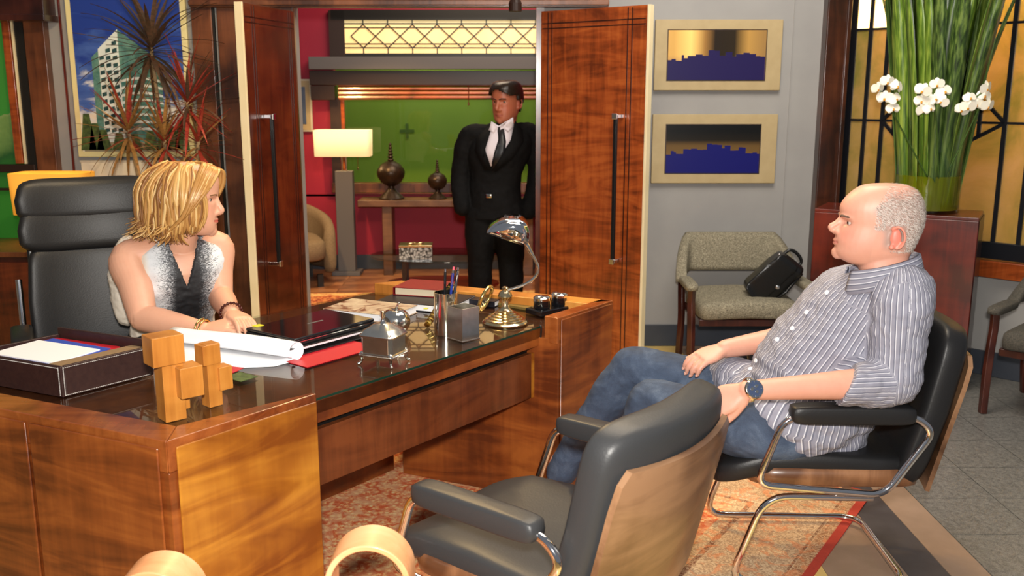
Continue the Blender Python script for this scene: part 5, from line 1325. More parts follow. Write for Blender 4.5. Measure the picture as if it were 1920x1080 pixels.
    def tone(s, me, base, lip, cheek, earc, extra=None):
        v = verts(me); L = s.local(v); c = np.tile(np.array(base[:3]), (len(v), 1))
        def blend(mask, col, k=1.0):
            w_ = np.clip(mask*k, 0, 1)[:, None]; c[:] = c*(1-w_)+np.array(col[:3])*w_
        ez, ey, ex = s.eye; mz, my, mw = s.mouth
        inhead = (np.abs(L[:, 0]) < 0.16) & (L[:, 2] > -0.14) & (L[:, 2] < 0.2) & (np.abs(L[:, 1]) < 0.25)
        for sx_ in (-1, 1):
            blend(inhead*G2(L[:, 0]-sx_*(ex+0.018), 0.024)*G2(L[:, 2]-(ez-0.04), 0.024)*(L[:, 1] > 0.02), cheek, 0.6)
            blend(inhead*(np.abs(L[:, 0]) > s.hw(s.ear[1])+0.001)*G2(L[:, 1]-s.ear[0], 0.03)*G2(L[:, 2]-s.ear[1], 0.04), earc, 0.8)
        blend(inhead*(L[:, 1] > my-0.022)*(np.abs(L[:, 0]) < mw*1.04)*np.clip(1.6-np.abs(L[:, 2]-mz)/(0.0075*(1-0.45*np.abs(L[:, 0])/mw)), 0, 1), lip, 1.0)
        if extra: extra(L, blend, inhead)
        settone(me, c)
    def eyes(s, parent, iris, look=(0, 1, 0), r=0.0122, hooded=0.0):
        ez, ey, ex = s.eye
        for sx_ in (-1, 1):
            c = Vector((sx_*ex, s.surf(sx_*ex, ez)-r*0.66, ez)); lk = Vector(look).normalized()
            m = MB(); ball(m, s.w(c), r, 16); e = m.build('eye', 'eye_white', parent, smooth=180)
            m = MB(); ball(m, s.w(c+lk*r*0.62), r*0.52, 12); m.build('iris', iris, e, smooth=180)
            m = MB(); rows = []
            for j in range(6):
                th = R(88)-R(62+20*hooded)*j/5; row = []
                for i in range(13):
                    ph = R(-95)+R(190)*i/12
                    row.append(s.w(c+Vector((math.sin(ph)*math.cos(th), math.cos(ph)*math.cos(th), math.sin(th)))*r*1.10))
                rows.append(row)
            m.add([p for r_ in rows for p in r_], [(j*13+i, j*13+i+1, (j+1)*13+i+1, (j+1)*13+i) for j in range(5) for i in range(12)])
            lo = []
            for j in range(4):
                th = R(-88)+R(62)*j/3
                lo.append([s.w(c+Vector((math.sin(ph)*math.cos(th), math.cos(ph)*math.cos(th), math.sin(th)))*r*1.08) for ph in [R(-95)+R(190)*i/12 for i in range(13)]])
            m.add([p for r_ in lo for p in r_], [(j*13+i, j*13+i+1, (j+1)*13+i+1, (j+1)*13+i) for j in range(3) for i in range(12)])
            m.build('eyelid', s.lidmat, e, smooth=180, solid=0.0015)
    def surf(s, x, z):
        o_ = s.w((x, 0.4, z))-s.off; ok, loc, nor, idx = s.body.ray_cast(o_, s.M @ Vector((0, -1, 0)))
        return (s.M.inverted() @ (loc+s.off-s.o)).y if ok else s.eye[1]
    def brows(s, parent, mt, th=0.0032):
        ez, ey, ex = s.eye
        for sx_ in (-1, 1):
            pts = [(x, s.surf(x, z)-0.0006, z) for x, z in ((sx_*0.012, ez+0.0165), (sx_*ex*0.6, ez+0.0205), (sx_*ex, ez+0.0225), (sx_*(ex+0.020), ez+0.0185))]
            MB().tube([s.w(p) for p in smoothpath(pts, 4)], [th*0.8]*4+[th]*8+[th*0.3], 8).build('eyebrow', mt, parent, smooth=180)
def hand(m, wrist, dirv, normal, curl, s=1.0, side=1, spread=0.10, thumb=(0.55, 0.35), wr=0.026, curls=None):
    """palm with four fingers and a thumb; normal points out of the back of the hand"""
    d = Vector(dirv).normalized(); n = Vector(normal); n = (n-d*n.dot(d)).normalized(); x = d.cross(n)*side   # x points to the thumb side
    W_ = Vector(wrist); P_ = lambda a, b, c: W_+d*a*s+x*b*s+n*c*s
    loft(m, [(P_(-0.01, 0, 0), x*wr*s, n*0.019*s), (P_(0.02, 0, 0), x*0.030*s, n*0.018*s), (P_(0.055, 0.0, 0), x*0.041*s, n*0.015*s), (P_(0.088, 0, -0.001), x*0.040*s, n*0.012*s), (P_(0.098, 0, -0.001), x*0.032*s, n*0.008*s)], 4, 20, 0.8)
    nails = []
    for k, (off, L) in enumerate(((0.0295, 0.072), (0.0100, 0.080), (-0.0095, 0.075), (-0.0285, 0.060))):
        cu = curls[k] if curls else curl
        base = P_(0.086, off, -0.001); a = 0.0; p = base; dd = (d+x*spread*(off/0.03)).normalized(); pts = [p]; rad = [0.0098]
        for j, fr in enumerate((0.46, 0.30, 0.24)):
            a += cu*(0.8 if j == 0 else 1.0); p = p+(dd*math.cos(a)-n*math.sin(a))*L*fr*s; pts.append(p); rad.append((0.0092, 0.0084, 0.0066)[j])
        limb(m, pts, [r*s for r in rad], 3, 12)
        tipd = (dd*math.cos(a)-n*math.sin(a)); nails.append((pts[-1], tipd, (n*math.cos(a)+dd*math.sin(a)), x))
    b = P_(0.022, 0.022, -0.004); t1, t2 = thumb
    dt = (d*math.cos(t1)+x*math.sin(t1)-n*t2).normalized()
    dt2 = (dt*0.75+d*0.55-n*t2*0.4).normalized()
    pts = [b, b+dt*0.040*s, b+dt*0.040*s+dt2*0.030*s, b+dt*0.040*s+dt2*0.056*s]
    limb(m, pts, [0.0155*s, 0.0118*s, 0.0105*s, 0.0078*s], 3, 12)
    nails.append((pts[-1], dt2, n, x))
    return nails
def nailmesh(parent, nails, s, mt):
    for p, t, n, x in nails:
        MB().sell(p+n*0.0050*s+t*0.001*s, (0.0085*s, 0.011*s, 0.003*s), (0.8, 0.8), 10, 6, lambda q_: Matrix((x, t, n)).transposed() @ q_).build('fingernail', mt, parent, smooth=180)
mat('watch_blue', lin(58, 70, 96), rough=0.2); mat('eye_white', lin(208, 196, 188), rough=0.15); mat('iris_dark', lin(38, 26, 18), rough=0.1); mat('iris_grey', lin(70, 80, 84), rough=0.1)
mat('brow_dark', lin(48, 34, 26), rough=0.8); mat('brow_grey', lin(98, 78, 66), rough=0.8); mat('brow_blond', lin(128, 92, 58), rough=0.8); mat('nail', lin(224, 172, 154), rough=0.25)

# ------------------------------------------------------------------ the seated man
MAN_SKIN = lin(212, 158, 136)
skinmat('man_skin', MAN_SKIN, lin(190, 112, 92))
man = thing('person', 'seated man in grey striped shirt and jeans', 'person', (1.13, 3.22, 0.0))
mp = lambda px, py, y: W(px, py, y)
moff = Vector(man.location)
def local_(me):     # meshes are built in world space; move them under the person's empty
    v = verts(me); setverts(me, v-np.array(moff)); return me
fwM = Vector((-0.985, 0.17, 0)).normalized()
MH = frame(fwM, (0, 0, 1))
rowsM = [(0.168, 0.040, -0.012, 0.020), (0.163, 0.082, -0.050, 0.050), (0.148, 0.112, -0.078, 0.067), (0.120, 0.140, -0.098, 0.078), (0.092, 0.154, -0.106, 0.083), (0.062, 0.152, -0.110, 0.084), (0.035, 0.150, -0.107, 0.082), (0.008, 0.158, -0.100, 0.081), (-0.014, 0.164, -0.092, 0.080), (-0.036, 0.163, -0.084, 0.078), (-0.056, 0.164, -0.076, 0.073), (-0.072, 0.154, -0.070, 0.066), (-0.088, 0.130, -0.066, 0.058), (-0.100, 0.095, -0.064, 0.050)]
hdM = Head(rowsM, ((0.154, 0.052), (0.190, 0.020), (0.170, 0.003)), (0.043, 0.150, 0.033), (-0.024, 0.170, 0.026), (-0.060, 0.172), (-0.006, 0.004), MH, mp(1664, 441, 3.06), 1.12, 1.18)
hdM.lidmat = 'man_lid'; mat('man_lid', lin(200, 146, 126), rough=0.5)
b = MB(); hdM.add(b)
loft(b, [(hdM.w((0, 0.015, -0.03)), MH @ Vector((0.066, 0, 0)), MH @ Vector((0, 0.080, 0))), (hdM.w((0, 0.010, -0.085)), MH @ Vector((0.068, 0, 0)), MH @ Vector((0, 0.083, 0))), (hdM.w((0, -0.012, -0.14)), MH @ Vector((0.078, 0, 0)), MH @ Vector((0, 0.083, 0))), (hdM.w((0, -0.02, -0.19)), MH @ Vector((0.10, 0, 0)), MH @ Vector((0, 0.09, 0)))], 4)
nk = hdM.w((0, -0.02, -0.19)); latM = MH @ Vector((1, 0, 0))            # latM points to the camera side
sh_n, el_n, wr_n = mp(1692, 565, 2.97), mp(1672, 716, 2.92), mp(1402, 732, 2.84)
sh_f, el_f, wr_f = mp(1570, 560, 3.42), mp(1500, 630, 3.46), mp(1358, 654, 3.36)
limb(b, [nk, mp(1630, 640, 3.2), mp(1560, 790, 3.22)], [0.10, 0.13, 0.12])
limb(b, [nk+latM*0.03, sh_n, (sh_n+el_n)/2, el_n], [0.07, 0.062, 0.056, 0.050])
limb(b, [el_n, el_n.lerp(wr_n, 0.25), el_n.lerp(wr_n, 0.6), wr_n], [0.049, 0.053, 0.043, 0.033], flat=0.92)
limb(b, [nk-latM*0.03, sh_f, el_f], [0.07, 0.062, 0.050])
limb(b, [el_f, el_f.lerp(wr_f, 0.35), wr_f], [0.050, 0.046, 0.033])
nl = hand(b, wr_n, mp(1338, 758, 2.86)-wr_n, Vector((-0.1, -0.75, 0.6)), 0.55, 1.16, -1, 0.06, (0.5, 0.3))
nl2 = hand(b, wr_f, mp(1312, 672, 3.32)-wr_f, Vector((0.0, -0.3, 0.95)), 0.45, 1.10, 1, 0.06, (0.5, 0.3))
me = fuse(b, 0.0036, 3)
hdM.sculpt(me)
def stub(L, blend, inh):
    # cropped grey hair on the sides and back, thinner on top
    side = inh & (L[:, 2] > -0.06) & (L[:, 2] < 0.175)
    line = 0.060 - 0.55*np.clip(L[:, 2]-0.10, 0, 1) + 0.010*np.sin(L[:, 2]*90)
    hair = np.clip((line-L[:, 1])/0.022, 0, 1)*np.clip((L[:, 2]+0.052-0.10*np.clip(L[:, 1]+0.03, 0, 1))/0.03, 0, 1)
    ear = (np.abs(L[:, 0]) > 0.0855)*G2(L[:, 1]+0.008, 0.034)*G2(L[:, 2]-0.004, 0.046)
    front = np.clip((L[:, 1]-0.018)/0.02, 0, 1)*np.clip((0.035-L[:, 2])/0.02, 0, 1)
    k = hair*(1-np.clip(ear*2, 0, 1))*(1-front)*side
    top = np.clip((L[:, 2]-0.118)/0.03, 0, 1)
    blend(k*(1-0.72*top), lin(150, 138, 130), 0.86)
    blend(inh*G2(L[:, 2]+0.045, 0.03)*(L[:, 1] > 0.06), lin(186, 140, 122), 0.35)
hdM.tone(me, MAN_SKIN, lin(196, 118, 106), lin(214, 138, 120), lin(222, 120, 104), stub)
body = finish('body', local_(me), 'man_skin', man); hdM.body = body; hdM.off = Vector(man.location); bpy.context.view_layer.update()
tmpE = bpy.data.objects.new('x', None)
def under(parent, fn):
    """build world-space parts and hang them under a person"""
    before = set(bpy.data.objects); fn(); off = Vector(parent.location)
    for o in set(bpy.data.objects)-before:
        if o.type == 'MESH' and not o.data.get('moved'):
            v = verts(o.data); setverts(o.data, v-np.array(off)); o.data['moved'] = 1
            if o.parent is None: o.parent = parent
def man_face():
    hdM.eyes(None, 'iris_dark', (0, 1, -0.05), 0.0158, 0.70); hdM.brows(None, 'brow_grey', 0.0036)
    nailmesh(None, nl+nl2, 1.16, 'nail')
under(man, man_face)
def cropped_hair():
    me_ = body.data; v = verts(me_)+np.array(moff); nn = normals(me_); L = hdM.local(v); rdh = random.Random(4); m = MB()
    line = 0.058-0.62*np.clip(L[:, 2]-0.10, 0, 1)
    k = (L[:, 2] > -0.045+0.10*np.clip(L[:, 1]+0.03, 0, 1)) & (L[:, 2] < 0.17) & (L[:, 1] < line) & (np.abs(L[:, 0]) < 0.0845) & ~((np.abs(L[:, 1]+0.006) < 0.034) & (np.abs(L[:, 2]-0.002) < 0.042)) & ~((L[:, 1] > 0.022) & (L[:, 2] < 0.030))
    idx = np.nonzero(k)[0]
    for i in idx:
        z = L[i][2]; dens = 0.95 if z < 0.10 else max(0.95-(z-0.10)*12, 0.18)
        for _ in range(2):
            if rdh.random() > dens: continue
            p = Vector(v[i])+Vector((rdh.uniform(-1, 1), rdh.uniform(-1, 1), rdh.uniform(-1, 1)))*0.0016; n_ = Vector(nn[i])
            d = (MH @ Vector((0, -0.7, -0.5))+Vector((rdh.uniform(-.4, .4), rdh.uniform(-.4, .4), rdh.uniform(-.4, .4)))); d = (d-n_*d.dot(n_)).normalized(); d = (d+n_*0.30).normalized()
            s_ = d.cross(n_).normalized()*0.0007; q = p-n_*0.0006; e = p+d*rdh.uniform(0.006, 0.011)
            m.m = rdh.choice((0, 0, 1)); m.add([q-s_, q+s_, e], [(0, 1, 2)])
    m.build('hair', ['hair_silver', 'hair_ash'], None)
mat('hair_silver', lin(196, 186, 178), rough=0.5); mat('hair_ash', lin(120, 106, 96), rough=0.5)
under(man, cropped_hair)
# shirt
def stripemat():
    m, n, b = _nt('striped_shirt')
    at = n.nodes.new('ShaderNodeAttribute'); at.attribute_name = 'stripe'
    s = mathn(n, 'FRACT', mathn(n, 'MULTIPLY', at.outputs['Fac'], 1/0.0165))
    c = ramp(n, s, [(0.0, lin(130, 130, 144)), (0.42, lin(130, 130, 144)), (0.48, lin(200, 200, 208)), (0.56, lin(200, 200, 208)), (0.62, lin(100, 102, 118)), (0.80, lin(100, 102, 118)), (0.86, lin(130, 130, 144))])
    n.links.new(c, b.inputs['Base Color']); b.inputs['Roughness'].default_value = 0.8
    bump(n, b, noise(n, coords(n), 60, 3), 0.2, 0.003)
stripemat()
TB = Vector((0, 0, 1)); lat = latM
ax_pts = [mp(1520, 850, 3.22), mp(1515, 780, 3.22), mp(1535, 710, 3.22), mp(1588, 640, 3.2), mp(1632, 572, 3.18), mp(1660, 532, 3.15), mp(1668, 508, 3.12)]
hd_ = [0.17, 0.215, 0.232, 0.222, 0.195, 0.150, 0.075]; hw_ = [0.205, 0.235, 0.240, 0.235, 0.228, 0.185, 0.085]
b = MB(); secs = []
for i, c in enumerate(ax_pts):
    t = (ax_pts[min(i+1, 6)]-ax_pts[max(i-1, 0)]).normalized(); dep = t.cross(lat).normalized()
    secs.append((c, lat*hw_[i], dep*hd_[i]))
loft(b, secs, 6, 40, 0.9)
cuff_n = el_n.lerp(wr_n, 0.30)
limb(b, [mp(1680, 540, 3.05), sh_n, sh_n.lerp(el_n, 0.5), el_n+Vector((0.01, 0, 0))], [0.105, 0.100, 0.090, 0.082])
loft(b, [(el_n+Vector((0.03, 0, 0)), Vector((0.02, 0.07, 0)), Vector((0.02, 0, 0.078))), (el_n, Vector((0.0, 0.078, 0)), Vector((0.015, 0, 0.082))), (cuff_n, Vector((0.01, 0.070, 0)), Vector((0.028, 0, 0.068))), (cuff_n+Vector((-0.012, 0, 0)), Vector((0.01, 0.068, 0)), Vector((0.030, 0, 0.066)))], 4, 28, 0.9)
limb(b, [mp(1600, 545, 3.36), sh_f, el_f.lerp(sh_f, 0.1), el_f.lerp(wr_f, 0.2)], [0.10, 0.095, 0.082, 0.066])
# shirt tails over the lap
limb(b, [mp(1500, 760, 3.2), mp(1425, 748, 3.26), mp(1352, 694, 3.44)], [0.17, 0.125, 0.075])
limb(b, [mp(1560, 790, 3.05), mp(1500, 806, 3.02), mp(1440, 776, 3.04)], [0.095, 0.090, 0.075])
me = fuse(b, 0.0055, 5)
wrinkle(me, 0.0065, 9, 3.1, (1, 1, 1.6)); wrinkle(me, 0.0035, 24, 8.0, (1, 1, 1.2))
v = verts(me)
# folds where the belly creases
axis0, axis1 = np.array(ax_pts[1]), np.array(ax_pts[4]); tv = (axis1-axis0)/np.linalg.norm(axis1-axis0)
h = (v-axis0) @ tv; nn = normals(me)
front = np.clip(-(v-axis0) @ np.array(latM.cross(Vector(tv)))*-1*6, 0, 1)
v = v + nn*((np.sin(h*95+np.sin(v[:, 1]*22)*0.9)*0.0042)*np.clip(1-abs(h-0.09)/0.13, 0, 1))[:, None]
setverts(me, v)
def stripe_attr(me):
    v = verts(me); n_ = len(v); best = np.full(n_, 1e9); val = np.zeros(n_)
    def chain(pts, ref, bias, rad):
        nonlocal best, val
        for a, c in zip(pts, pts[1:]):
            a, c = np.array(a), np.array(c); t = c-a; L = np.linalg.norm(t); t = t/L
            s = np.clip((v-a) @ t, 0, L); q = v-(a+s[:, None]*t); d = np.linalg.norm(q, axis=1)/rad+bias
            r0 = np.array(ref)-t*(np.array(ref) @ t); r0 /= np.linalg.norm(r0); r1 = np.cross(t, r0)
            ang = np.arctan2(q @ r1, q @ r0); k = d < best
            best[k] = d[k]; val[k] = ang[k]*rad*1.0
    chain(ax_pts, latM, 0.0, 0.215); chain([sh_n, el_n+Vector((0.02, 0, 0))], latM, 0.0, 0.098); chain([el_n+Vector((0.02, 0, 0)), cuff_n+Vector((-0.05, 0, 0))], latM, 0.0, 0.085); chain([sh_f, el_f, wr_f], latM, 0.05, 0.09)
    at = me.attributes.new('stripe', 'FLOAT', 'POINT'); at.data.foreach_set('value', (val+10).astype(np.float32))
stripe_attr(me)
shirt = finish('shirt', local_(me), 'striped_shirt', man)
shirt['label'] = 'grey and white striped shirt'
def man_clothes():
    # collar: standing band folded over, open at the throat
    m = MB(); rows = []
    c0 = hdM.w((0, 0.008, 0))
    n_ = 40
    for lev, (rr, dz) in enumerate(((1.06, -0.075), (0.98, -0.03), (0.97, 0.0), (1.05, -0.002), (1.22, -0.066))):
        row = []
        for i in range(n_+1):
            a = R(22)+R(316)*i/n_          # opening towards the face
            fwdn = math.cos(a)
            p = Vector((math.sin(a)*rr*0.090, math.cos(a)*rr*0.108, dz*(1+0.25*max(fwdn, 0)) - 0.086 - 0.030*fwdn))
            row.append(c0+MH @ p)
        rows.append(row)
    k = n_+1
    m.add([p for r in rows for p in r], [(j*k+i, j*k+i+1, (j+1)*k+i+1, (j+1)*k+i) for j in range(4) for i in range(n_)])
    o = m.build('collar', 'striped_shirt', None, smooth=180, solid=0.003)
    at = o.data.attributes.new('stripe', 'FLOAT', 'POINT'); at.data.foreach_set('value', [w_ for w_, r in zip((0, 0.045, 0.075, 0.085, 0.155), rows) for p in r])
    # dark undershirt in the open neck, pendant
    m = MB(); ball(m, hdM.w((0, 0.052, -0.165)), (0.05, 0.05, 0.05)); m.build('undershirt', 'black_plastic', None, smooth=180)
    m = MB(); m.tube([hdM.w((0.06*math.sin(a), 0.02+0.075*math.cos(a), -0.135-0.028*max(math.cos(a), 0))) for a in [2*PI*i/30 for i in range(30)]], 0.0022, 6, True)
    m.sell(hdM.w((0.022, 0.108, -0.158)), (0.012, 0.018, 0.022), (0.9, 0.9), 12, 8); m.build('necklace', 'gold', None, smooth=60)
    # buttons down the placket
    for px, py, y in ((1551, 549, 3.05), (1513, 586, 3.02), (1486, 616, 2.99), (1458, 637, 2.985), (1418, 676, 2.99), (1407, 692, 3.0)):
        hit = None
        o_ = Vector((0, 0, CAM_H)); d_ = Vector(_ray(px, py)).normalized()
        ok, loc, nor, idx = shirt.ray_cast(o_-moff, d_)
        if ok: MB().lathe([(0.001, 0), (0.0085, 0), (0.0085, 0.003), (0.006, 0.0045), (0.001, 0.003)], loc+moff+nor*0.0008, 14, nor).build('button', 'paper', None, smooth=40)
    # wristwatch
    d = (wr_n-el_n).normalized(); c = wr_n-d*0.004; u = Vector((-0.05, -0.92, 0.38)); u = (u-d*u.dot(d)).normalized(); s = d.cross(u)
    band_ = MB().tube([c+(u*math.cos(a)+s*math.sin(a))*0.0375 for a in [2*PI*i/32 for i in range(32)]], 0.0105, 8, True, flat=0.32, up=u).build('watch_band', 'silver_bright', None, smooth=60)
    MB().lathe([(0.001, -0.004), (0.029, -0.004), (0.031, 0.004), (0.028, 0.010), (0.0255, 0.011), (0.001, 0.0105)], c+u*0.037, 32, u).build('watch_case', 'silver_bright', None, smooth=40)
    MB().lathe([(0.001, 0.0), (0.0245, 0.0), (0.0245, 0.0008), (0.001, 0.0008)], c+u*0.0478, 32, u).build('watch_dial', 'watch_blue', None)
    m = MB(); dc = c+u*0.0490
    for k in range(12):
        a = 2*PI*k/12; q = dc+(d*math.cos(a)+s*math.sin(a))*0.020; m.bar(q, q+(d*math.cos(a)+s*math.sin(a))*0.004, 0.002, 0.0006, u)
    for a, L in ((0.6, 0.013), (2.4, 0.018)): m.bar(dc, dc+(d*math.cos(a)+s*math.sin(a))*L, 0.0018, 0.0008, u)
    for a in (0.0, 2.1, 4.2):
        q = dc+(d*math.cos(a)+s*math.sin(a))*0.010; m.lathe([(0.001, -0.0002), (0.005, -0.0002), (0.005, 0.0003), (0.001, 0.0003)], q, 14, u)
    m.build('watch_markers', 'silver_bright', None)
under(man, man_clothes)
# jeans
def denim():
    m, n, b = _nt('denim')
    f = noise(n, coords(n, (1, 1, 1)), 7, 4, 0.65, 0.6); g = noise(n, coords(n, (1, 1, 3)), 220, 2)
    a = mathn(n, 'ADD', mathn(n, 'MULTIPLY', f, 0.8), mathn(n, 'MULTIPLY', g, 0.2))
    n.links.new(ramp(n, a, [(0.34, lin(38, 48, 66)), (0.52, lin(56, 70, 92)), (0.70, lin(86, 100, 120))]), b.inputs['Base Color'])
    b.inputs['Roughness'].default_value = 0.85; bump(n, b, g, 0.2, 0.002)
denim()
kn_n, kn_f = mp(1222, 752, 3.30), mp(1184, 690, 3.46)
an_n, an_f = Vector((0.36, 3.33, 0.12)), mp(1052, 884, 3.55)
b = MB()
limb(b, [mp(1545, 800, 3.12), mp(1420, 805, 3.06), kn_n.lerp(mp(1420, 805, 3.06), 0.15), kn_n], [0.125, 0.110, 0.090, 0.082])
limb(b, [kn_n, kn_n.lerp(an_n, 0.35), an_n], [0.082, 0.080, 0.062])
limb(b, [mp(1520, 790, 3.32), mp(1380, 738, 3.42), kn_f.lerp(mp(1380, 738, 3.42), 0.15), kn_f], [0.125, 0.108, 0.090, 0.083])
limb(b, [kn_f, kn_f.lerp(an_f, 0.35), an_f], [0.083, 0.082, 0.062])
ball(b, mp(1530, 805, 3.22), (0.16, 0.2, 0.12), 18)
me = fuse(b, 0.006, 5); wrinkle(me, 0.007, 6, 1.7, (1.0, 1, 1.6)); wrinkle(me, 0.0018, 22, 5.2)
finish('jeans', local_(me), 'denim', man)
mat('sneaker', lin(52, 56, 62), lin(80, 84, 90), 60, 0.7, bmp=0.2); mat('sole_white', lin(214, 214, 212), rough=0.5)
def shoe(ankle, toe, parent, s=1.0):
    a = Vector((ankle.x, ankle.y, 0)); t = Vector((toe.x, toe.y, 0)); d = (t-a).normalized(); x = Vector((d.y, -d.x, 0)); L = (t-a).length
    A = a-d*0.07; z0 = 0.0058
    def go():
        m = MB(); rows = []
        def sec(u, w_, h, zb): return (A+d*u+Vector((0, 0, z0+zb+h/2)), x*w_, Vector((0, 0, h/2)))
        T_ = L+0.07
        loft(m, [sec(0.0, 0.022, 0.04, 0.03), sec(0.02, 0.036, 0.09, 0.02), sec(0.10, 0.042, 0.105, 0.02), sec(T_*0.5, 0.046, 0.085, 0.02), sec(T_*0.75, 0.052, 0.055, 0.02), sec(T_*0.95, 0.040, 0.04, 0.02), sec(T_, 0.015, 0.02, 0.024)], 4, 24, 0.8)
        u_ = m.build('shoe', 'sneaker', None, smooth=180)
        m = MB(); loft(m, [sec(-0.006, 0.02, 0.024, 0), sec(0.03, 0.042, 0.026, 0), sec(T_*0.5, 0.048, 0.026, 0), sec(T_*0.78, 0.056, 0.024, 0), sec(T_*0.97, 0.042, 0.022, 0.002), sec(T_+0.006, 0.014, 0.016, 0.006)], 4, 24, 0.8)
        m.build('sole', 'sole_white', u_, smooth=180)
        m = MB()
        for k in range(5):
            q = A+d*(T_*(0.42+0.07*k))+Vector((0, 0, z0+0.104-0.011*k)); m.tube([q-x*0.025, q+Vector((0, 0, 0.006)), q+x*0.025], 0.003, 6)
        m.build('laces', 'black_plastic', u_, smooth=180)
    under(parent, go)
shoe(Vector((0.18, 3.55, 0)), Vector((-0.06, 3.60, 0)), man); shoe(Vector((0.36, 3.33, 0)), Vector((0.14, 3.40, 0)), man)
def socks():
    m = MB(); limb(m, [an_f+Vector((0, 0, 0.03)), Vector((0.175, 3.55, 0.09))], [0.05, 0.045]); m.build('ankle', 'nail', None, smooth=180)
    m = MB(); limb(m, [an_n+Vector((0, 0, 0.03)), Vector((0.36, 3.33, 0.08))], [0.05, 0.045]); m.build('sock', 'sneaker', None, smooth=180)
under(man, socks)

# ------------------------------------------------------------------ the woman behind the desk
WO_SKIN = lin(226, 172, 142)
skinmat('woman_skin', WO_SKIN, lin(206, 134, 106))
wo = thing('person', 'blonde woman in grey and white sleeveless top leaning on the desk', 'person', (-1.45, 3.95, 0.0))
moff = Vector(wo.location)
WH = frame((0.975, 0.10, -0.09), (0.06, 0, 1))
rowsW = [(0.140, 0.030, -0.010, 0.018), (0.134, 0.062, -0.045, 0.046), (0.115, 0.088, -0.075, 0.064), (0.085, 0.100, -0.092, 0.073), (0.05, 0.101, -0.097, 0.076), (0.02, 0.098, -0.094, 0.075), (-0.005, 0.097, -0.086, 0.073), (-0.03, 0.098, -0.076, 0.070), (-0.055, 0.099, -0.064, 0.063), (-0.078, 0.098, -0.05, 0.053), (-0.094, 0.092, -0.035, 0.042), (-0.104, 0.076, -0.02, 0.028)]
WS = 1.20
rowsW = [tuple(k*WS for k in r) for r in rowsW]
sc = lambda *t: tuple(k*WS for k in t)
hdW = Head(rowsW, (sc(0.099, 0.028), sc(0.124, -0.018), sc(0.108, -0.030)), sc(0.022, 0.096, 0.031), sc(-0.052, 0.104, 0.023), sc(-0.088, 0.100), sc(-0.004, 0.0), WH, mp(352, 381, 3.88), 1.05*WS, 1.0*WS)
hdW.lidmat = 'woman_lid'; mat('woman_lid', lin(196, 142, 118), rough=0.5)
b = MB(); hdW.add(b)
nkw = mp(340, 470, 3.92)
limb(b, [hdW.w((0, -0.015, -0.04)), hdW.w((0, -0.02, -0.11)), nkw], [0.062, 0.058, 0.072])
shr, elr, wrr = mp(243, 486, 3.84), mp(268, 596, 3.70), mp(382, 618, 3.60)
shl, ell, wrl = mp(408, 462, 4.00), mp(414, 556, 3.92), mp(434, 588, 3.70)
fwW = Vector((0.42, -0.90, 0.0)).normalized(); laW = Vector((0.90, 0.42, 0.0)).normalized()
ch = mp(338, 520, 3.93)
loft(b, [(mp(325, 640, 4.02), laW*0.16, fwW*0.11), (mp(330, 580, 3.98), laW*0.15, fwW*0.10), (ch, laW*0.175, fwW*0.112), (mp(338, 478, 3.92), laW*0.165, fwW*0.085), (nkw, laW*0.085, fwW*0.065)], 4)
limb(b, [nkw-laW*0.08, shr, shr.lerp(elr, 0.45), elr], [0.06, 0.078, 0.068, 0.055])
limb(b, [elr, elr.lerp(wrr, 0.3), elr.lerp(wrr, 0.7), wrr], [0.054, 0.053, 0.042, 0.031])
limb(b, [nkw+laW*0.06, shl, shl.lerp(ell, 0.5), ell], [0.06, 0.066, 0.057, 0.050])
limb(b, [ell, ell.lerp(wrl, 0.35), ell.lerp(wrl, 0.75), wrl], [0.052, 0.051, 0.041, 0.033])
nl = hand(b, wrr, mp(455, 606, 3.58)-wrr, Vector((0.1, -0.35, 0.9)), 0.28, 1.12, -1, 0.05, (0.5, 0.1))
nl2 = hand(b, wrl, mp(470, 607, 3.56)-wrl, Vector((0.35, -0.25, 0.9)), 0.30, 1.15, 1, 0.07, (0.55, 0.35))
me = fuse(b, 0.0036, 3); hdW.sculpt(me)
hdW.tone(me, WO_SKIN, lin(190, 84, 76), lin(228, 158, 132), lin(226, 160, 136))
hdW.body = finish('body', local_(me), 'woman_skin', wo); hdW.off = Vector(wo.location); bpy.context.view_layer.update()
def womans():
    hdW.eyes(None, 'iris_dark', (0, 1, -0.05), 0.0122*WS, 0.2); hdW.brows(None, 'brow_blond', 0.003)
    nailmesh(None, nl+nl2, 1.12, 'nail')
    d = (wrr-elr).normalized(); u = Vector((0, 0, 1)); u = (u-d*u.dot(d)).normalized(); s = d.cross(u); c = wrr-d*0.012
    MB().tube([c+(u*math.cos(a)+s*math.sin(a))*0.040 for a in [2*PI*i/30 for i in range(30)]], 0.0042, 8, True).tube([c+d*0.016+(u*math.cos(a)+s*math.sin(a))*0.039 for a in [2*PI*i/30 for i in range(30)]], 0.0042, 8, True).build('bangle', 'gold', None, smooth=60)
    d = (wrl-ell).normalized(); u = Vector((0, 0, 1)); u = (u-d*u.dot(d)).normalized(); s = d.cross(u); c = wrl-d*0.004
    m = MB()
    for i in range(22): a = 2*PI*i/22; ball(m, c+(u*math.cos(a)+s*math.sin(a))*0.043, 0.0066, 8)
    m.build('bead_bracelet', 'bead_dark', None, smooth=180)
    ok = hdW.w((0, 0, 0))
    m = MB(); cN = nkw+Vector((0, 0, 0.012)); m.tube([cN+laW*0.074*math.sin(a)+fwW*(0.072*math.cos(a)+0.006)+Vector((0, 0, -0.055*max(math.cos(a), 0)**2)) for a in [2*PI*i/36 for i in range(36)]], 0.0016, 6, True)
    ball(m, cN+fwW*0.082+Vector((0, 0, -0.062)), 0.007, 8); m.build('necklace', 'gold', None, smooth=180)
mat('bead_dark', lin(70, 26, 20), rough=0.25)
under(wo, womans)
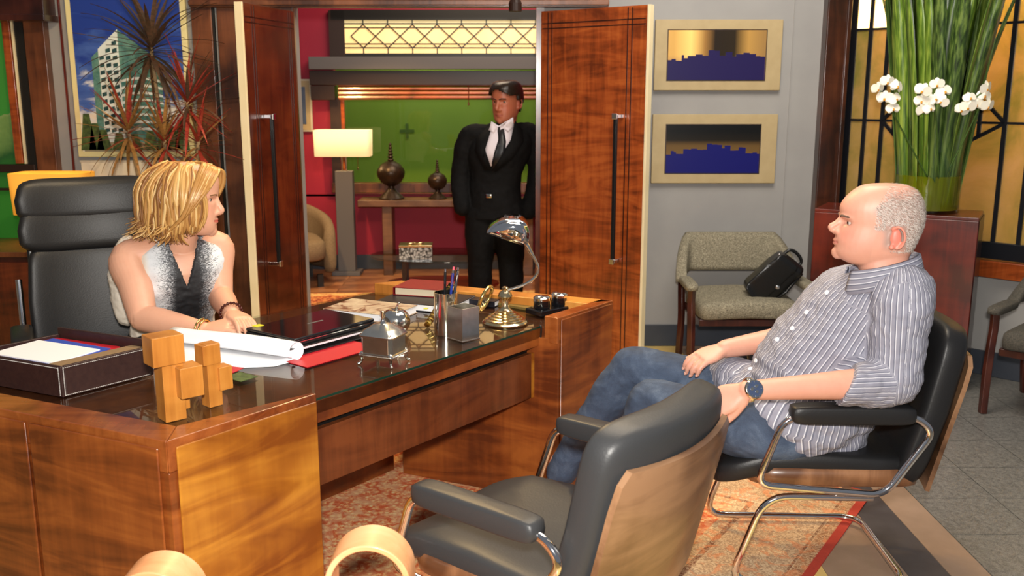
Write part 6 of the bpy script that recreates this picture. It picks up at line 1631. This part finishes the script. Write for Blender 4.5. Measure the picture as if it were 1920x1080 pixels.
# sleeveless top: white back and sides, silver tweed front with dark centre
def topmat():
    m, n, b = _nt('tweed_top')
    at = n.nodes.new('ShaderNodeAttribute'); at.attribute_name = 'tone'
    sx = n.nodes.new('ShaderNodeSeparateColor'); n.links.new(at.outputs['Color'], sx.inputs[0])
    f = noise(n, coords(n, (1, 1, 2.4)), 130, 3, 0.7, 1.0)
    k = mathn(n, 'ADD', f, mathn(n, 'MULTIPLY', mathn(n, 'SUBTRACT', sx.outputs[0], 0.5), 0.55))
    tw = ramp(n, k, [(0.38, lin(34, 36, 40)), (0.52, lin(112, 114, 118)), (0.62, lin(222, 224, 226))])
    c = mixc(n, sx.outputs[1], tw, lin(226, 216, 200))
    c = mixc(n, sx.outputs[2], c, lin(30, 31, 34))
    n.links.new(c, b.inputs['Base Color']); b.inputs['Roughness'].default_value = 0.7; bump(n, b, f, 0.3, 0.003)
topmat()
b = MB()
loft(b, [(mp(325, 622, 4.01), laW*0.178, fwW*0.130), (mp(328, 585, 3.98), laW*0.172, fwW*0.128), (mp(335, 540, 3.94), laW*0.192, fwW*0.142), (mp(338, 505, 3.925), laW*0.196, fwW*0.132), (mp(338, 476, 3.92), laW*0.186, fwW*0.105), (mp(339, 458, 3.92), laW*0.155, fwW*0.088), (mp(340, 449, 3.92), laW*0.105, fwW*0.078)], 5, 40, 0.9)
limb(b, [mp(240, 462, 3.97), mp(230, 520, 4.0), mp(240, 590, 4.02)], [0.046, 0.058, 0.055])
for s_, sh in ((-1, shr), (1, shl)): limb(b, [nkw+laW*0.09*s_, nkw.lerp(sh, 0.55)+Vector((0, 0, 0.004))], [0.062, 0.066])
me = fuse(b, 0.0055, 4); wrinkle(me, 0.007, 10, 4.4, (1, 1, 1.3)); wrinkle(me, 0.003, 26, 2.0)
v = verts(me); rel_ = v-np.array(mp(338, 505, 3.925)); a_ = rel_ @ np.array(laW); f_ = rel_ @ np.array(fwW); z_ = rel_[:, 2]
# push in the V neck so that the skin shows there
vw = 0.055*np.clip((z_+0.055)/0.17, 0, 1); inV = (np.abs(a_-0.012) < vw) & (f_ > 0) & (z_ > -0.055)
v[inV] -= np.array(fwW)*0.055
setverts(me, v)
white = np.clip((-0.125-a_)/0.02, 0, 1)+np.clip((-0.02-f_)/0.02, 0, 1); white = np.clip(white, 0, 1)
dark = np.clip((0.062-np.abs(a_-0.018+0.25*np.clip(-z_, 0, 0.2)*0.3)-0.10*np.clip(z_+0.02, 0, 1))/0.02, 0, 1)*np.clip(f_/0.03, 0, 1)*(1-white)
side_ = np.clip(np.abs(a_-0.02)/0.15, 0, 1)
settone(me, np.stack([side_, white, dark*0.92], 1))
finish('blouse', local_(me), 'tweed_top', wo)['label'] = 'sleeveless silver tweed blouse with white back'
b = MB(); laH = laW
loft(b, [(mp(325, 608, 4.02), laW*0.17, fwW*0.128), (mp(318, 650, 4.05), laW*0.20, fwW*0.16), (Vector((-1.50, 4.04, 0.56)), laW*0.21, fwW*0.18)], 4)
for s_ in (-1, 1):
    hp = Vector((-1.50, 4.06, 0.58))+laW*0.095*s_; kn = hp+fwW*0.44+Vector((0, 0, 0.01)); an = kn+fwW*0.08+Vector((0, 0, -0.50))
    limb(b, [hp, kn], [0.105, 0.075]); limb(b, [kn, kn.lerp(an, 0.4), an], [0.074, 0.066, 0.05])
me = fuse(b, 0.008, 4); finish('trousers', local_(me), cloth('black_cloth', (0.008, 0.008, 0.009, 1)).name, wo)
for s_ in (-1, 1):
    an = Vector((-1.50, 4.06, 0))+laW*0.095*s_+fwW*0.52; shoe(an, an+fwW*0.15, wo)
# bob of blond hair, built of locks
mat('hair_a', lin(206, 160, 94), rough=0.36); mat('hair_b', lin(180, 130, 70), rough=0.36); mat('hair_c', lin(138, 92, 48), rough=0.4); mat('hair_d', lin(226, 190, 130), rough=0.34)
def hair_w():
    rdh = random.Random(11); m = MB()
    def shell(az, el, g):
        c = math.cos(az); ay = 0.104 if c > 0 else 0.104+0.062*(-c)
        zt = 0.146 if el > 0 else 0.10
        return Vector((0.101*math.sin(az)*math.cos(el)*g, (ay*c*math.cos(el)-0.004)*g, zt*math.sin(el)*g))
    def lock(pts, r0, low):
        pts = [hdW.w(q*WS) for q in smoothpath(pts, 4)]
        n_ = len(pts); r0 *= rdh.uniform(0.75, 1.3)
        rr = [r0*(0.5+0.5*min(i/4, 1))*(1-0.8*max(i/(n_-1)-0.7, 0)/0.3) for i in range(n_)]
        c_ = rdh.random(); m.m = 2 if c_ < low else (1 if c_ < 0.55 else (0 if c_ < 0.88 else 3))
        m.tube(pts, rr, 6, flat=0.5)
    for k in range(820):                       # crown, sides and back
        az = R(52)+R(256)*((k*0.618034) % 1.0)
        g = rdh.choice((0.88, 0.94, 0.99, 1.0, 1.02))*rdh.uniform(0.985, 1.02)
        t0 = min(max(0.5-0.62*math.cos(az)+rdh.uniform(-0.2, 0.2), 0), 1)
        pts = [Vector((-0.020, 0.080-0.15*t0, 0.139-0.018*abs(t0-0.4)))*g]
        w1, w2 = rdh.uniform(-0.22, 0.22), rdh.uniform(0, 6.28)
        for e_ in (60, 36, 14, -6): pts.append(shell(az+w1*(60-e_)/66+0.07*math.sin(w2+e_*0.06), R(e_), g*(1.0+0.03*(e_ in (14, 36)))))
        az += w1
        fr = math.cos(az); back = fr < -0.2
        zl = -0.118+rdh.uniform(-0.020, 0.050) if fr < 0.1 else -0.080+rdh.uniform(-0.025, 0.03)
        rad = Vector((math.sin(az), math.cos(az), 0))
        p = shell(az, R(-16), g*0.99); p.z = zl*0.74; pts.append(p)
        pts.append(Vector((p.x, p.y, zl))+rad*rdh.choice((-0.040, -0.022, 0.030 if back else -0.030))+Vector((0, rdh.uniform(-0.02, 0.02), 0)))
        lock(pts, 0.0058*WS, 0.34 if back or math.sin(az) < 0 else 0.2)
    for k in range(300):                       # fringe swept across the brow and back over the ear
        u = rdh.random(); s_ = 1 if k % 4 else -1
        q = lambda x, y, z: Vector((x, y, z))
        u *= 1.6; a = q(-0.020, 0.092-0.06*u+rdh.uniform(-0.01, 0.01), 0.126+0.010*min(u, 1))
        if s_ > 0:
            pts = [a, q(0.022, 0.104-0.035*u, 0.122+0.014*u), q(0.062, 0.098-0.03*u, 0.092+0.02*u), q(0.088+0.008*u, 0.072-0.025*u, 0.045), q(0.098+0.006*u, 0.036-0.02*u, -0.004-0.02*u), q(0.100, 0.004-0.03*u, -0.044-0.03*u), q(0.092, -0.02-0.03*u, -0.078-0.03*u)]
        else:
            pts = [a, q(-0.045, 0.108-0.03*u, 0.110+0.01*u), q(-0.078, 0.100-0.03*u, 0.06), q(-0.094, 0.07-0.03*u, 0.0), q(-0.094, 0.04-0.03*u, -0.05), q(-0.085, 0.01-0.02*u, -0.09)]
        pts = [p*rdh.uniform(0.985, 1.02) for p in pts]
        lock(pts, 0.0056*WS, 0.0)
    m.m = 2; rs = []
    for j in range(10):
        el = R(-30)+R(119)*j/9; a0 = 58 if el < R(35) else 20
        rs.append([hdW.w(shell(R(a0)+R(360-2*a0)*i/30, el, 0.88)*WS) for i in range(31)])
    m.add([p for r in rs for p in r], [(j*31+i, j*31+i+1, (j+1)*31+i+1, (j+1)*31+i) for j in range(9) for i in range(30)])
    m.build('hair', ['hair_a', 'hair_b', 'hair_c', 'hair_d'], None, smooth=180)
under(wo, hair_w)

# ------------------------------------------------------------------ the standing man
ST_SKIN = lin(178, 104, 74)
skinmat('standing_skin', ST_SKIN, lin(150, 66, 44))
st = thing('person', 'standing man in black suit and tie in the doorway', 'person', (-0.14, 6.62, 0.0))
moff = Vector(st.location); YS = 6.62
SH = frame((-0.52, -0.85, -0.10), (0, 0, 1))
SS = 1.16
base_rows = [(0.130, 0.030, -0.010, 0.018), (0.124, 0.060, -0.045, 0.046), (0.105, 0.084, -0.075, 0.063), (0.075, 0.096, -0.092, 0.072), (0.045, 0.099, -0.097, 0.075), (0.015, 0.097, -0.094, 0.075), (-0.01, 0.095, -0.086, 0.074), (-0.035, 0.097, -0.076, 0.072), (-0.06, 0.098, -0.064, 0.067), (-0.082, 0.098, -0.05, 0.059), (-0.098, 0.093, -0.035, 0.048), (-0.108, 0.078, -0.02, 0.032)]
rowsS = [tuple(k*SS for k in r) for r in base_rows]; sc = lambda *t: tuple(k*SS for k in t)
hdS = Head(rowsS, (sc(0.099, 0.026), sc(0.124, -0.020), sc(0.108, -0.032)), sc(0.018, 0.096, 0.032), sc(-0.058, 0.103, 0.026), sc(-0.092, 0.101), sc(-0.006, -0.002), SH, mp(950, 194, YS), 1.1*SS, SS)
hdS.lidmat = 'standing_lid'; mat('standing_lid', lin(150, 84, 60), rough=0.5)
b = MB(); hdS.add(b)
nks = mp(948, 240, YS+0.02)
limb(b, [hdS.w((0, -0.015, -0.04)), nks, mp(942, 275, YS+0.02)], [0.070, 0.066, 0.08])
hr_, hl_ = mp(884, 388, YS-0.03), mp(978, 392, YS-0.0)
limb(b, [mp(942, 275, YS+0.02), mp(930, 370, YS+0.02)], [0.09, 0.1])
limb(b, [mp(942, 275, YS+0.02), mp(880, 262, YS), mp(862, 330, YS+0.03), hr_], [0.06, 0.05, 0.04, 0.03])
limb(b, [mp(942, 275, YS+0.02), mp(1000, 258, YS), mp(1008, 335, YS+0.03), hl_], [0.06, 0.05, 0.04, 0.03])
hand(b, hr_, Vector((0.25, 0.0, -1)), Vector((-0.9, -0.3, 0)), 0.2, 1.0, 1); hand(b, hl_, Vector((-0.25, 0.0, -1)), Vector((0.9, -0.3, 0)), 0.2, 1.0, -1)
me = fuse(b, 0.0042, 3); hdS.sculpt(me)
hdS.tone(me, ST_SKIN, lin(156, 78, 60), lin(190, 100, 70), lin(186, 100, 76))
hdS.body = finish('body', local_(me), 'standing_skin', st); hdS.off = Vector(st.location); bpy.context.view_layer.update()
mat('hair_black', lin(30, 22, 16), lin(46, 34, 24), 80, 0.3, bmp=0.5, bdist=0.004, stretch=(1, 1, 0.3))
def st_face():
    hdS.eyes(None, 'iris_dark', (-0.1, 1, -0.05), 0.0122*SS, 0.5); hdS.brows(None, 'brow_dark', 0.0042)
    rows = catmull(rowsS, 4); n_ = 36; vs = []; fs = []
    rings = [hdS.ring(r, n_, 0.013*SS if r[0] > 0.0 else 0.007*SS) for r in rows]
    keep = lambda p: (p.z > 0.060*SS + 0.03*SS*max(1-abs(p.x)/(0.05*SS), -0.4) or p.y < 0.030*SS) and (p.z > -0.055*SS+0.16*max(p.y+0.05, 0)*1.0) and not (abs(p.y+0.002) < 0.032 and p.z < 0.022*SS)
    for r in rings: vs += r
    for j in range(len(rings)-1):
        for i in range(n_):
            q = (j*n_+i, j*n_+(i+1) % n_, (j+1)*n_+(i+1) % n_, (j+1)*n_+i)
            if all(keep(vs[k]) for k in q): fs.append(q)
    fs.append(tuple(range(n_)))
    MB().add([hdS.w(p) for p in vs], fs).build('hair', 'hair_black', None, smooth=180, solid=0.012)
under(st, st_face)
# suit
mat('suit_black', (0.0045, 0.0043, 0.0045, 1), (0.007, 0.0065, 0.0065, 1), 40, 0.8, bmp=0.1, spec=0.15); mat('shirt_white', lin(226, 216, 222), rough=0.7); mat('tie_black', (0.008, 0.008, 0.010, 1), rough=0.4)
laS = Vector((0.98, -0.18, 0)).normalized(); fwS = Vector((-0.18, -0.98, 0)).normalized()
b = MB(); jac = [(mp(930, 408, YS), 0.215, 0.15), (mp(928, 372, YS), 0.185, 0.135), (mp(930, 330, YS), 0.18, 0.13), (mp(935, 285, YS), 0.225, 0.148), (mp(938, 258, YS), 0.225, 0.125), (mp(942, 240, YS), 0.16, 0.095), (mp(945, 231, YS), 0.09, 0.08)]
loft(b, [(c, laS*w_, fwS*d_) for c, w_, d_ in jac], 5, 36, 0.9)
limb(b, [mp(905, 252, YS), mp(876, 259, YS), mp(863, 330, YS+0.03), mp(866, 388, YS-0.05)], [0.072, 0.066, 0.064, 0.062])
limb(b, [mp(978, 249, YS), mp(1000, 257, YS), mp(1006, 335, YS+0.03), mp(992, 396, YS-0.04)], [0.072, 0.066, 0.064, 0.062])
me = fuse(b, 0.007, 4); wrinkle(me, 0.008, 8, 6.0); finish('jacket', local_(me), 'suit_black', st)
jk = [o for o in st.children if o.name.startswith('jacket')][0]
def onbody(px, py, lift):
    o_ = Vector((0, 0, CAM_H)); d_ = Vector(_ray(px, py)).normalized()
    ok, loc, nor, idx = jk.ray_cast(o_-moff, d_)
    return (loc+moff-d_*lift) if ok else W(px, py, YS-0.14-lift)
def patch(name, mt, outline, lift, th=0.004):
    m = MB(); pts = [onbody(px, py, lift) for px, py in outline]; c = sum(pts, Vector())/len(pts); cpx = (sum(p[0] for p in outline)/len(outline), sum(p[1] for p in outline)/len(outline)); c = onbody(cpx[0], cpx[1], lift)
    k = len(pts); mid = [onbody((p[0]+cpx[0])/2, (p[1]+cpx[1])/2, lift) for p in outline]
    m.add([c]+mid+pts, [(0, 1+i, 1+(i+1) % k) for i in range(k)]+[(1+i, 1+k+i, 1+k+(i+1) % k, 1+(i+1) % k) for i in range(k)])
    m.build(name, mt, None, smooth=180, solid=th)
def st_clothes():
    patch('shirt_front', 'shirt_white', [(922, 228), (935, 236), (952, 226), (962, 220), (963, 236), (958, 262), (940, 290), (921, 312), (912, 308), (905, 296), (910, 270), (916, 245)], 0.010)
    patch('tie', 'tie_black', [(934, 238), (944, 238), (946, 248), (949, 266), (946, 290), (934, 316), (924, 318), (922, 306), (928, 282), (936, 256), (933, 246)], 0.016)
    patch('lapel', 'suit_black', [(916, 236), (922, 240), (913, 262), (906, 292), (912, 312), (922, 320), (908, 318), (890, 282), (896, 256)], 0.015)
    patch('lapel', 'suit_black', [(966, 226), (980, 244), (982, 266), (962, 296), (930, 322), (922, 320), (944, 288), (958, 262), (963, 240)], 0.019)
    patch('belt_buckle', 'silver_bright', [(911, 364), (921, 364), (922, 371), (912, 371)], 0.012)
    for s_, a in ((-1, [(921, 228), (934, 239), (926, 250), (918, 244)]), (1, [(961, 222), (962, 238), (953, 248), (942, 239)])): patch('collar', 'shirt_white', a, 0.017, 0.003)
under(st, st_clothes)
b = MB()
for s_, hx in ((-1, -0.10), (1, 0.09)):
    hp = mp(930, 395, YS)+laS*hx; kn = Vector((hp.x-0.015*s_*-1, hp.y-0.02, 0.50)); an = Vector((hp.x+0.02*s_, hp.y+0.02, 0.09))
    limb(b, [hp, hp.lerp(kn, 0.5), kn], [0.125, 0.115, 0.09]); limb(b, [kn, kn.lerp(an, 0.4), an], [0.09, 0.085, 0.075])
me = fuse(b, 0.008, 4); wrinkle(me, 0.006, 8, 2.2); finish('trousers', local_(me), 'suit_black', st)
for hx in (-0.12, 0.11):
    p = mp(930, 395, YS)+laS*hx; p.z = 0; shoe(p+Vector((0, 0.02, 0)), p+fwS*0.2, st)
